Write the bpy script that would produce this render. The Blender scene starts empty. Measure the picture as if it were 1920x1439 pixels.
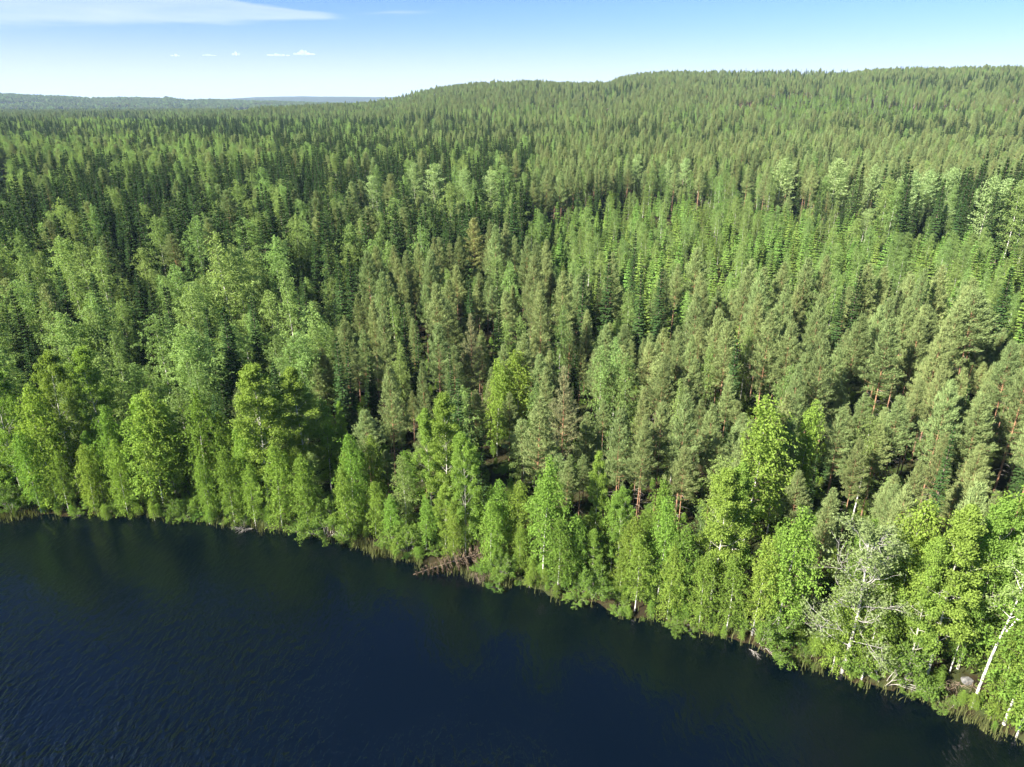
import bpy, math, random
import numpy as np
from mathutils import Vector, Matrix

# ------------------------------------------------------------------ camera, sky, sun, exposure
scene = bpy.context.scene
C = scene.collection
CAM_H = 50.0
PITCH = math.radians(21.6)          # downward tilt
FOC = 1333.0                        # focal length in photograph pixels (1920 wide)

cam_data = bpy.data.cameras.new('camera')
cam_data.sensor_width = 36.0
cam_data.lens = FOC / 1920.0 * 36.0
cam_data.clip_start = 0.5
cam_data.clip_end = 60000.0
cam = bpy.data.objects.new('camera', cam_data)
C.objects.link(cam)
cam.location = (0, 0, CAM_H)
cam.rotation_euler = (math.pi / 2 - PITCH, 0, 0)
scene.camera = cam

SUN_EL = math.radians(37)
SUN_AZ = math.radians(-123)         # from +Y towards +X: the sun stands to the left and behind the camera
sun_dir = Vector((math.sin(SUN_AZ) * math.cos(SUN_EL), math.cos(SUN_AZ) * math.cos(SUN_EL), math.sin(SUN_EL)))
sd = bpy.data.lights.new('sun', 'SUN')
sd.energy = 5.0
sd.angle = math.radians(0.6)
sd.color = (1.0, 0.93, 0.82)
sun = bpy.data.objects.new('sun', sd)
sun.rotation_euler = sun_dir.to_track_quat('Z', 'Y').to_euler()
sun.location = (-300, -120, 300)
C.objects.link(sun)

world = bpy.data.worlds.new('World')
scene.world = world
world.use_nodes = True
SKY_STRENGTH = 0.050
scene.view_settings.view_transform = 'Standard'
scene.view_settings.look = 'None'
scene.view_settings.exposure = 2.02
scene.view_settings.gamma = 1.0
scene.view_settings.use_curve_mapping = False

cy = scene.cycles
cy.max_bounces = 6
cy.diffuse_bounces = 4
cy.glossy_bounces = 2
cy.transmission_bounces = 3
cy.transparent_max_bounces = 4
cy.volume_bounces = 0
cy.caustics_reflective = False
cy.caustics_refractive = False
cy.use_denoising = True
cy.sample_clamp_indirect = 6.0
scene.render.film_transparent = False


def build_world():
    nt = world.node_tree
    nt.nodes.clear()
    N = nt.nodes.new
    L = nt.links.new

    def val(op, a, b=None, c=None, clamp=False):
        n = N('ShaderNodeMath'); n.operation = op; n.use_clamp = clamp
        for i, v in enumerate((a, b, c)):
            if v is None: continue
            if isinstance(v, (int, float)): n.inputs[i].default_value = v
            else: L(v, n.inputs[i])
        return n.outputs[0]

    sky = N('ShaderNodeTexSky')
    sky.sky_type = 'NISHITA'
    sky.sun_disc = False
    sky.sun_elevation = SUN_EL
    sky.sun_rotation = SUN_AZ
    sky.altitude = 900
    sky.air_density = 1.0
    sky.dust_density = 0.5
    sky.ozone_density = 10.0
    tc = N('ShaderNodeTexCoord')
    sep = N('ShaderNodeSeparateXYZ'); L(tc.outputs['Generated'], sep.inputs[0])
    x, y, z = sep.outputs
    az = val('MULTIPLY', val('ARCTAN2', x, y), 57.29578)
    el = val('MULTIPLY', val('ARCSINE', z), 57.29578)
    # thin cirrus sheet: a long wedge that widens towards the left and beyond the frame
    noise = N('ShaderNodeTexNoise'); noise.inputs['Scale'].default_value = 1.0
    noise.inputs['Detail'].default_value = 5.0; noise.inputs['Roughness'].default_value = 0.55
    comb = N('ShaderNodeCombineXYZ')
    L(val('MULTIPLY', az, 0.16), comb.inputs[0]); L(val('MULTIPLY', el, 1.6), comb.inputs[1])
    L(comb.outputs[0], noise.inputs['Vector'])
    nz = val('SUBTRACT', noise.outputs['Fac'], 0.5)
    eln = val('ADD', el, val('MULTIPLY', nz, 0.9))
    t = val('SUBTRACT', -11.2, az)                      # degrees left of the tip
    tpos = val('MAXIMUM', t, 0.0)
    low = val('SUBTRACT', 5.55, val('MULTIPLY', val('POWER', tpos, 0.6), 0.215))
    up = val('ADD', 5.62, val('MULTIPLY', tpos, 0.105))
    m1 = N('ShaderNodeMapRange'); m1.interpolation_type = 'SMOOTHSTEP'
    L(val('SUBTRACT', eln, low), m1.inputs['Value']); m1.inputs['From Min'].default_value = -0.05; m1.inputs['From Max'].default_value = 0.5
    m2 = N('ShaderNodeMapRange'); m2.interpolation_type = 'SMOOTHSTEP'
    L(val('SUBTRACT', up, eln), m2.inputs['Value']); m2.inputs['From Min'].default_value = -0.02; m2.inputs['From Max'].default_value = 0.22
    m3 = N('ShaderNodeMapRange'); L(t, m3.inputs['Value']); m3.inputs['From Min'].default_value = -0.6; m3.inputs['From Max'].default_value = 2.0
    cir = val('MULTIPLY', val('MULTIPLY', m1.outputs[0], m2.outputs[0]), m3.outputs[0])
    cir = val('MULTIPLY', cir, val('ADD', 0.75, val('MULTIPLY', nz, 0.9)), clamp=True)
    # small wisp to the right of the tip
    w1 = val('DIVIDE', val('ADD', az, 8.2), 1.9)
    w2 = val('DIVIDE', val('SUBTRACT', eln, val('ADD', 5.9, val('MULTIPLY', val('ADD', az, 8.2), 0.05))), 0.13)
    wr = val('ADD', val('MULTIPLY', w1, w1), val('MULTIPLY', w2, w2))
    wis = val('MULTIPLY', val('EXPONENT', val('MULTIPLY', wr, -1.0)), 0.45)
    fac = val('MULTIPLY', val('MAXIMUM', cir, wis), 0.6, clamp=True)

    tint = N('ShaderNodeMix'); tint.data_type = 'RGBA'; tint.blend_type = 'MULTIPLY'; tint.inputs['Factor'].default_value = 1.0
    L(sky.outputs[0], tint.inputs['A']); tint.inputs['B'].default_value = (.84, .80, .96, 1)
    mix = N('ShaderNodeMix'); mix.data_type = 'RGBA'
    L(fac, mix.inputs['Factor'])
    L(tint.outputs['Result'], mix.inputs['A'])
    mix.inputs['B'].default_value = (4.6, 5.2, 6.0, 1)
    mix2 = N('ShaderNodeMix'); mix2.data_type = 'RGBA'      # pale air low over the horizon, all round
    hz = val('MULTIPLY', val('EXPONENT', val('MULTIPLY', val('POWER', val('MULTIPLY', val('MAXIMUM', el, 0.0), 1 / 3.2), 2.0), -1.0)), 0.9)
    L(hz, mix2.inputs['Factor']); L(mix.outputs['Result'], mix2.inputs['A']); mix2.inputs['B'].default_value = (4.75, 5.05, 5.4, 1)
    bg = N('ShaderNodeBackground')
    bg.inputs['Strength'].default_value = SKY_STRENGTH
    L(mix2.outputs['Result'], bg.inputs['Color'])
    out = N('ShaderNodeOutputWorld')
    L(bg.outputs[0], out.inputs['Surface'])


build_world()

# ------------------------------------------------------------------ helpers
rng = np.random.default_rng(11)


def pdir(px, py):
    """World direction through a photograph pixel (1920 x 1439)."""
    u = (px - 960.0) / FOC
    v = (py - 719.5) / FOC
    cp, sp = math.cos(PITCH), math.sin(PITCH)
    return np.array((u, cp - v * sp, -(sp + v * cp)))


def project(x, y, z):
    cp, sp = math.cos(PITCH), math.sin(PITCH)
    dz = z - CAM_H
    f = y * cp - dz * sp
    d = -(dz * cp) - y * sp
    return 960.0 + FOC * x / f, 719.5 + FOC * d / f, f


def on_plane(px, py, z=0.0):
    d = pdir(px, py)
    k = (z - CAM_H) / d[2]
    return d[0] * k, d[1] * k


SHORE_PX = [(0, 968), (100, 966), (230, 968), (330, 972), (460, 985), (560, 1000), (680, 1024), (780, 1052), (880, 1080), (960, 1096),
            (1080, 1126), (1180, 1154), (1300, 1180), (1400, 1210), (1500, 1242), (1600, 1274), (1700, 1302), (1820, 1346), (1920, 1396)]
_s = [on_plane(*p) for p in SHORE_PX]
SX = np.array([-2500, -420, -160] + [p[0] for p in _s] + [75, 160, 420, 2500])
SY = np.array([260, 130, 88] + [p[1] for p in _s] + [30, -10, -130, -900])


def shore_y(x):
    x = np.asarray(x, float)
    w = 0.55 * np.sin(x * 0.9 + 0.4) + 0.35 * np.sin(x * 2.1 + 1.3) + 0.2 * np.sin(x * 4.3)
    return np.interp(x, SX, SY) + w * 0.7


def shore_dist(x, y):
    return (y - shore_y(x)) * 0.93


def el_az(px, py):
    d = pdir(px, py)
    return math.degrees(math.atan2(d[2], math.hypot(d[0], d[1]))), math.degrees(math.atan2(d[0], d[1]))


R_CREST = 1500.0
RIDGE = [(-60, 214), (250, 212), (420, 208), (500, 199), (600, 195), (700, 190), (745, 184), (790, 172), (850, 161), (900, 156), (960, 153),
         (1010, 152), (1080, 155), (1140, 155), (1175, 143), (1250, 137), (1350, 137), (1500, 136), (1600, 133), (1700, 130), (1800, 128), (1920, 124), (2100, 120)]
_r = [el_az(*p) for p in RIDGE]
RAZ = np.array([-70] + [a for e, a in _r] + [70])
RZ = np.array([12.0] + [CAM_H + R_CREST * math.tan(math.radians(e)) - 13.0 for e, a in _r] + [70])
RZ = np.maximum(RZ, 12.0)
R_FAR = 4500.0
FAR = [(-100, 174), (0, 175), (60, 178), (110, 179), (170, 183), (230, 182), (300, 184), (315, 182), (345, 187), (410, 187), (440, 189), (520, 192), (620, 196), (760, 200)]
_f = [el_az(*p) for p in FAR]
FAZ = np.array([a for e, a in _f] + [-5])
FZ = np.array([CAM_H + R_FAR * math.tan(math.radians(e)) - 16 for e, a in _f] + [12])
R_FAR2 = 9000.0
FAR2 = [(300, 194), (380, 189), (420, 187), (480, 184), (560, 183), (640, 184), (720, 185), (900, 186), (1200, 188)]
_g = [el_az(*p) for p in FAR2]
GAZ = np.array([-70] + [a for e, a in _g] + [70])
GZ = np.array([25] + [CAM_H + R_FAR2 * math.tan(math.radians(e)) for e, a in _g] + [20])


def sm(t):
    t = np.clip(t, 0, 1)
    return t * t * (3 - 2 * t)


def ground(x, y):
    x = np.asarray(x, float); y = np.asarray(y, float)
    s = shore_dist(x, y)
    r = np.hypot(x, y)
    az = np.degrees(np.arctan2(x, y))
    und = 0.8 * np.sin(x * 0.031 + 1) * np.cos(y * 0.027) + 0.3 * np.sin(x * 0.11) * np.sin(y * 0.13 + 2)
    land = 0.55 * sm((s + 0.3) / 1.6) - 0.1 + 11.0 * (1 - np.exp(-np.maximum(s, 0) / 150.0)) + und * sm((s - 4) / 30)
    zc = np.interp(az, RAZ, RZ)
    t = sm((r - 360.0) / (R_CREST - 360.0))
    back = 1 - 0.45 * sm((r - R_CREST - 60) / 1500.0)
    hill = np.maximum(zc - 11.5, 0) * t * back
    rough = (2.2 * np.sin(x * 0.013 + 0.5) * np.cos(y * 0.011) + 1.2 * np.sin(x * 0.037) * np.sin(y * 0.029)) * t * sm((zc - 12) / 40)
    land = land + hill + rough
    far = np.maximum(np.interp(az, FAZ, FZ) - 12, 0) * sm((r - 3000) / 1500.0) * (1 - 0.5 * sm((r - 4600) / 1800))
    far = np.where((az > -75) & (az < 20), far, 0)
    far2 = np.maximum(np.interp(az, GAZ, GZ) - 12, 0) * sm((r - 6500) / 2500.0)
    land = land + np.maximum(far, far2)
    bed = np.maximum(-0.12 + 0.22 * s, -4.0)
    return np.where(s > 0, land, np.minimum(bed, -0.05) * 1.0 + 0.0)


def gz(x, y):
    return float(ground(np.array([x]), np.array([y]))[0])


# ------------------------------------------------------------------ materials
def new_mat(name):
    m = bpy.data.materials.new(name)
    m.use_nodes = True
    nt = m.node_tree
    nt.nodes.clear()
    out = nt.nodes.new('ShaderNodeOutputMaterial')
    return m, nt, out


def leaf_mat(name, col, trans=0.35, var=0.22, hue=0.025, tcol=None, sat=1.0):
    """Foliage: diffuse plus light passing through the leaf; each tree and each leaf spray differs a little."""
    m, nt, out = new_mat(name)
    N = nt.nodes.new; L = nt.links.new
    oi = N('ShaderNodeObjectInfo')
    at = N('ShaderNodeAttribute'); at.attribute_name = 'tint'
    hsv = N('ShaderNodeHueSaturation')
    hsv.inputs['Color'].default_value = (*col, 1)
    hsv.inputs['Saturation'].default_value = sat
    mr = N('ShaderNodeMapRange'); mr.inputs['To Min'].default_value = 0.5 - hue; mr.inputs['To Max'].default_value = 0.5 + hue
    L(oi.outputs['Random'], mr.inputs['Value']); L(mr.outputs[0], hsv.inputs['Hue'])
    wn = N('ShaderNodeTexWhiteNoise'); wn.noise_dimensions = '1D'
    L(oi.outputs['Random'], wn.inputs['W'])
    a = N('ShaderNodeMapRange'); a.inputs['To Min'].default_value = 1 - var; a.inputs['To Max'].default_value = 1 + var
    L(wn.outputs['Value'], a.inputs['Value'])
    b = N('ShaderNodeMapRange'); b.inputs['To Min'].default_value = 0.82; b.inputs['To Max'].default_value = 1.18
    L(at.outputs['Fac'], b.inputs['Value'])
    mu = N('ShaderNodeMath'); mu.operation = 'MULTIPLY'
    L(a.outputs[0], mu.inputs[0]); L(b.outputs[0], mu.inputs[1]); L(mu.outputs[0], hsv.inputs['Value'])
    d = N('ShaderNodeBsdfDiffuse'); L(hsv.outputs[0], d.inputs['Color'])
    t = N('ShaderNodeBsdfTranslucent')
    mc = N('ShaderNodeMix'); mc.data_type = 'RGBA'; mc.blend_type = 'MULTIPLY'; mc.inputs['Factor'].default_value = 1.0
    L(hsv.outputs[0], mc.inputs['A']); mc.inputs['B'].default_value = (*(tcol or (1.15, 1.2, 0.6)), 1)
    L(mc.outputs['Result'], t.inputs['Color'])
    mx = N('ShaderNodeMixShader'); mx.inputs[0].default_value = trans
    L(d.outputs[0], mx.inputs[1]); L(t.outputs[0], mx.inputs[2])
    L(mx.outputs[0], out.inputs['Surface'])
    return m


def bark_mat(name, c1, c2, scale=(6, 6, 2), thr=(0.4, 0.6), c_top=None, z0=0, z1=1):
    m, nt, out = new_mat(name)
    N = nt.nodes.new; L = nt.links.new
    tc = N('ShaderNodeTexCoord')
    mp = N('ShaderNodeMapping'); mp.inputs['Scale'].default_value = scale
    L(tc.outputs['Object'], mp.inputs['Vector'])
    no = N('ShaderNodeTexNoise'); no.inputs['Scale'].default_value = 1.0; no.inputs['Detail'].default_value = 4
    L(mp.outputs[0], no.inputs['Vector'])
    mr = N('ShaderNodeMapRange'); mr.inputs['From Min'].default_value = thr[0]; mr.inputs['From Max'].default_value = thr[1]
    L(no.outputs['Fac'], mr.inputs['Value'])
    mx = N('ShaderNodeMix'); mx.data_type = 'RGBA'
    L(mr.outputs[0], mx.inputs['Factor'])
    mx.inputs['A'].default_value = (*c1, 1); mx.inputs['B'].default_value = (*c2, 1)
    res = mx.outputs['Result']
    if c_top:
        sp = N('ShaderNodeSeparateXYZ'); L(tc.outputs['Object'], sp.inputs[0])
        m2 = N('ShaderNodeMapRange'); m2.inputs['From Min'].default_value = z0; m2.inputs['From Max'].default_value = z1
        L(sp.outputs[2], m2.inputs['Value'])
        mx2 = N('ShaderNodeMix'); mx2.data_type = 'RGBA'
        L(m2.outputs[0], mx2.inputs['Factor']); L(res, mx2.inputs['A']); mx2.inputs['B'].default_value = (*c_top, 1)
        res = mx2.outputs['Result']
    b = N('ShaderNodeBsdfDiffuse'); L(res, b.inputs['Color'])
    L(b.outputs[0], out.inputs['Surface'])
    return m


M = {}
M['spruce'] = leaf_mat('spruce_needles', (0.046, 0.088, 0.027), 0.16, 0.28, 0.010)
M['young'] = leaf_mat('young_spruce_needles', (0.170, 0.270, 0.062), 0.25, 0.30, 0.018)
M['pine'] = leaf_mat('pine_needles', (0.185, 0.240, 0.090), 0.22, 0.2, 0.015)
M['brown_pine'] = leaf_mat('thin_brown_needles', (0.160, 0.172, 0.082), 0.2, 0.1, 0.01)
M['yellow_pine'] = leaf_mat('flowering_pine_needles', (0.225, 0.250, 0.090), 0.22, 0.1, 0.01)
M['birch'] = leaf_mat('birch_leaves', (0.210, 0.305, 0.095), 0.42, 0.22, 0.014)
M['pale'] = leaf_mat('pale_aspen_leaves', (0.320, 0.430, 0.180), 0.44, 0.10, 0.008)
M['aspen'] = leaf_mat('aspen_leaves', (0.200, 0.305, 0.060), 0.48, 0.12, 0.012)
M['bank_birch'] = leaf_mat('bank_birch_leaves', (0.190, 0.292, 0.054), 0.45, 0.18, 0.015)
M['willow'] = leaf_mat('willow_leaves', (0.150, 0.250, 0.050), 0.42, 0.22, 0.012)
M['grey_willow'] = leaf_mat('old_willow_leaves', (0.215, 0.285, 0.112), 0.42, 0.05, 0.01)
M['dead'] = leaf_mat('dead_needles', (0.150, 0.118, 0.078), 0.15, 0.2, 0.02)
M['reed'] = leaf_mat('reed_blades', (0.120, 0.150, 0.055), 0.3, 0.2, 0.03)
M['shrub'] = leaf_mat('shrub_leaves', (0.065, 0.120, 0.026), 0.35, 0.3, 0.03)
M['pine_bark'] = bark_mat('pine_bark', (0.16, 0.105, 0.075), (0.26, 0.15, 0.09), (5, 5, 1.5), c_top=(0.30, 0.175, 0.10), z0=3.0, z1=10.0)
M['spruce_bark'] = bark_mat('spruce_bark', (0.10, 0.075, 0.06), (0.18, 0.14, 0.11))
M['birch_bark'] = bark_mat('birch_bark', (0.07, 0.06, 0.055), (0.60, 0.58, 0.54), (3, 3, 6), (0.36, 0.48))
M['aspen_bark'] = bark_mat('aspen_bark', (0.22, 0.21, 0.16), (0.46, 0.45, 0.37), (3, 3, 3), (0.3, 0.5))
M['grey_bark'] = bark_mat('willow_bark', (0.24, 0.22, 0.19), (0.42, 0.39, 0.34), (4, 4, 3))


# ------------------------------------------------------------------ mesh building
class MB:
    """Collects quads (numpy) with a material slot and a tint value for every face."""
    def __init__(self):
        self.v, self.f, self.m, self.t, self.n = [], [], [], [], 0

    def add(self, v, f, mat=0, tint=0.5):
        v = np.asarray(v, float).reshape(-1, 3); f = np.asarray(f, int).reshape(-1, 4)
        self.v.append(v); self.f.append(f + self.n); self.n += len(v)
        self.m.append(np.full(len(f), mat)); 
        tint = np.asarray(tint, float)
        self.t.append(np.full(len(f), float(tint)) if tint.ndim == 0 else tint)

    def tube(self, pts, rad, k=5, mat=0):
        pts = np.asarray(pts, float); n = len(pts)
        rad = np.broadcast_to(np.asarray(rad, float), (n,))
        tan = np.gradient(pts, axis=0)
        tan /= np.linalg.norm(tan, axis=1)[:, None] + 1e-9
        ref = np.array((0.0, 0.0, 1.0)) if abs(tan[0][2]) < 0.9 else np.array((1.0, 0.0, 0.0))
        a = np.cross(tan, ref); a /= np.linalg.norm(a, axis=1)[:, None] + 1e-9
        b = np.cross(tan, a)
        ang = np.arange(k) * 2 * math.pi / k
        v = pts[:, None, :] + rad[:, None, None] * (np.cos(ang)[None, :, None] * a[:, None, :] + np.sin(ang)[None, :, None] * b[:, None, :])
        i = np.arange(n - 1)[:, None] * k; j = np.arange(k)[None, :]; j2 = (j + 1) % k
        f = np.stack([i + j, i + j2, i + k + j2, i + k + j], -1).reshape(-1, 4)
        self.add(v.reshape(-1, 3), f, mat)

    def leaves(self, c, a, nrm, ln, wd, mat=0, tint=0.5):
        c = np.asarray(c, float)
        n = len(c)
        if n == 0: return
        a = a / (np.linalg.norm(a, axis=1)[:, None] + 1e-9)
        s = np.cross(a, nrm); s /= np.linalg.norm(s, axis=1)[:, None] + 1e-9
        ln = np.broadcast_to(ln, (n,))[:, None]; wd = np.broadcast_to(wd, (n,))[:, None]
        up = np.cross(s, a)
        v = np.stack([c - a * ln * .5, c + s * wd * .5 + up * wd * .12, c + a * ln * .5, c - s * wd * .5 + up * wd * .12], 1)
        f = np.arange(4 * n).reshape(-1, 4)
        self.add(v.reshape(-1, 3), f, mat, tint)

    def mesh(self, name, mats, smooth=False):
        v = np.concatenate(self.v); f = np.concatenate(self.f)
        me = bpy.data.meshes.new(name)
        me.vertices.add(len(v)); me.vertices.foreach_set('co', v.astype(np.float32).ravel())
        me.loops.add(f.size); me.loops.foreach_set('vertex_index', f.astype(np.int32).ravel())
        me.polygons.add(len(f))
        me.polygons.foreach_set('loop_start', (np.arange(len(f)) * 4).astype(np.int32))
        for m in mats: me.materials.append(m)
        me.polygons.foreach_set('material_index', np.concatenate(self.m).astype(np.int32))
        if smooth: me.polygons.foreach_set('use_smooth', np.ones(len(f), bool))
        at = me.attributes.new('tint', 'FLOAT', 'FACE')
        at.data.foreach_set('value', np.concatenate(self.t).astype(np.float32))
        me.update()
        return me


def unit(v):
    v = np.asarray(v, float)
    return v / (np.linalg.norm(v, axis=-1, keepdims=True) + 1e-9)


def rvec(n, r):
    return unit(r.normal(size=(n, 3)))


WIND = np.array((0.42, 0.16, 0.0))


def trunk_path(h, r, lean=(0, 0), bend=0.25, n=14):
    z = np.linspace(0, h, n)
    t = z / h
    ph = r.uniform(0, 6.28, 2)
    x = lean[0] * t * h + bend * np.sin(t * 3.3 + ph[0]) * t
    y = lean[1] * t * h + bend * np.sin(t * 2.7 + ph[1]) * t
    return np.stack([x, y, z - 0.25 * (1 - t)], 1)


def at_t(path, t):
    zz = np.linspace(0, 1, len(path))
    return np.array([np.interp(t, zz, path[:, i]) for i in range(3)])


def make_spruce(seed, h=20.0, rb=2.2, fol='spruce', low=0.05, dens=1.0, step=0.14, fine=1.0):
    r = np.random.default_rng(seed)
    tr, cr = MB(), MB()
    P = trunk_path(h, r, bend=0.12)
    tr.tube(P, np.linspace(0.017 * h * 0.55 + 0.03, 0.012, len(P)), 6)
    nw = int(h / 0.46)
    cs, as_, ns, ti, ll = [], [], [], [], []
    off = r.uniform(0, 6.28)
    sides = 1 + 0.12 * np.sin(np.arange(8) * 1.7 + off)
    for w in range(nw):
        t = low + (0.995 - low) * (w + r.uniform(-.3, .3)) / nw
        t = min(max(t, 0.03), 0.992)
        rad = rb * (1 - t) ** 0.82 * (0.55 + 0.45 * min(1, (t - low) / 0.16 + 0.1)) + 0.10
        nb = max(5, int(7 * dens))
        for b in range(nb):
            if r.random() < 0.07: continue
            az = off + w * 2.4 + b * 6.283 / nb + r.uniform(-.25, .25)
            L = rad * r.uniform(0.72, 1.12)
            el = math.radians(-22 + 62 * t ** 1.6) + r.uniform(-.1, .1)
            o = at_t(P, t)
            d = np.array((math.cos(az) * math.cos(el), math.sin(az) * math.cos(el), math.sin(el)))
            side = np.array((-math.sin(az), math.cos(az), 0))
            n = max(3, int(L / step))
            u = (np.arange(n) + 0.5) / n
            droop = -0.16 * L * np.sin(u * math.pi * 0.75) * (1 - t * .7) + 0.10 * L * u ** 3
            p = o + d[None] * (u * L)[:, None]; p[:, 2] += droop
            if L > 0.8 and b % 2 == 0:
                tr.tube(np.stack([o, p[n // 2], p[-1]]), [0.03, 0.018, 0.006], 3)
            btint = r.uniform(0.15, 0.85)
            wd_ = (0.42 * L ** 0.7) * np.sin(np.clip(u * 1.05 + 0.12, 0, 1) * math.pi) ** 0.7 + 0.07
            for sgn in (-1, 1, 0):
                lat = sgn * wd_ * r.uniform(0.25, 1.0, n)
                c = p + side[None] * lat[:, None]
                c[:, 2] -= np.abs(lat) * r.uniform(0.15, 0.6, n) + (0.12 if sgn == 0 else 0) * r.random(n)
                a = d[None] + side[None] * (sgn * 0.9) + r.normal(0, .25, (n, 3)) + np.array((0, 0, -0.35 if t < .75 else 0.1))
                cs.append(c); as_.append(a)
                ns.append(np.array((0, 0, 1.0))[None] + d[None] * .5 + r.normal(0, .45, (n, 3)))
                ti.append(np.clip(btint + 0.25 * (u - .4) + r.normal(0, .12, n), 0, 1))
                ll.append(r.uniform(0.26, 0.46, n) * (0.75 + 0.25 * min(1, L)))
    # leader
    n = 14
    c = np.stack([np.full(n, P[-1][0]), np.full(n, P[-1][1]), h - r.uniform(0, .7, n)], 1)
    cs.append(c + r.normal(0, .05, (n, 3))); as_.append(np.array((0, 0, 1.0))[None] + r.normal(0, .4, (n, 3))); ns.append(rvec(n, r)); ti.append(r.uniform(.4, .9, n)); ll.append(np.full(n, .3))
    ln = np.concatenate(ll)
    cr.leaves(np.concatenate(cs), np.concatenate(as_), np.concatenate(ns), ln, ln * 0.46 * fine, 0, np.concatenate(ti))
    return tr.mesh('spruce_trunk', [M['spruce_bark']], True), cr.mesh('spruce_crown', [M[fol]]), h


def make_pine(seed, h=20.0, base=0.42, rmax=2.3, wind=0.5, dens=1.0, fol='pine'):
    r = np.random.default_rng(seed)
    tr, cr = MB(), MB()
    P = trunk_path(h, r, lean=(0.012 * wind + r.uniform(-.01, .01), r.uniform(-.01, .01)), bend=0.22)
    tr.tube(P, np.linspace(0.135, 0.015, len(P)) + 0.04 * np.exp(-np.linspace(0, 1, len(P)) * 14), 7)
    nb = int(92 * dens)
    cs, as_, ns, ti = [], [], [], []
    for b in range(nb):
        q = (b + r.uniform(0, 1)) / nb
        q = q ** 0.88
        t = base + (0.985 - base) * q
        az = b * 2.39996 + r.uniform(-.35, .35)
        prof = (.6 + .4 * q / .22) if q < .22 else ((1 - q) / .78) ** .78
        L = rmax * prof * r.uniform(0.68, 1.15) + 0.25
        if q < 0.12 and r.random() < .4: L *= 0.6
        el = math.radians(8 + 44 * q) + r.uniform(-.15, .2)
        o = at_t(P, t)
        d = np.array((math.cos(az) * math.cos(el), math.sin(az) * math.cos(el), math.sin(el)))
        d = unit(d + WIND * wind * (0.35 + 0.65 * q))
        side = unit(np.cross(d, (0, 0, 1.0)))
        n = 5
        u = np.linspace(0, 1, n)
        bp = o + d[None] * (u * L)[:, None]; bp[:, 2] += 0.14 * L * u ** 2 - 0.07 * L * np.sin(u * 3.14)
        tr.tube(bp, np.linspace(0.035 * (1 - .6 * q), 0.006, n), 3)
        nt_ = int(max(4, L * 7.6))
        uu = r.uniform(0.16, 1.04, nt_) ** 0.85
        spread = 0.36 * L ** .6 * np.sin(np.clip(uu, 0, 1) * 2.6 + .3) + .08
        ctr = o + d[None] * (uu * L)[:, None] + side[None] * (r.uniform(-1, 1, nt_) * spread)[:, None]
        ctr[:, 2] += 0.14 * L * uu ** 2 + r.uniform(-0.12, 0.22, nt_)
        bt = r.uniform(.1, .9)
        k = 9
        c = np.repeat(ctr, k, 0) + r.normal(0, .13, (nt_ * k, 3))
        a = d[None] * .7 + np.array((0, 0, .55)) + WIND * wind * .6 + r.normal(0, .45, (nt_ * k, 3))
        a = unit(a)
        cs.append(c + a * .1); as_.append(a); ns.append(rvec(nt_ * k, r) + np.array((0, 0, .3)))
        ti.append(np.clip(bt + r.normal(0, .16, nt_ * k), 0, 1))
    c = np.concatenate(cs)
    n = len(c)
    cr.leaves(c, np.concatenate(as_), np.concatenate(ns), r.uniform(.28, .50, n), r.uniform(.05, .085, n), 0, np.concatenate(ti))
    # dead branch stubs below the crown
    for b in range(22):
        t = r.uniform(0.14, base + 0.06)
        az = r.uniform(0, 6.28); L = r.uniform(0.5, 1.7)
        o = at_t(P, t)
        d = np.array((math.cos(az), math.sin(az), r.uniform(-.25, .15)))
        tr.tube(np.stack([o, o + d * L * .5, o + d * L + (0, 0, -0.12 * L)]), [.022, .014, .004], 3, 1)
    return tr.mesh('pine_trunk', [M['pine_bark'], M['grey_bark']], True), cr.mesh('pine_crown', [M[fol]]), h


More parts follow.
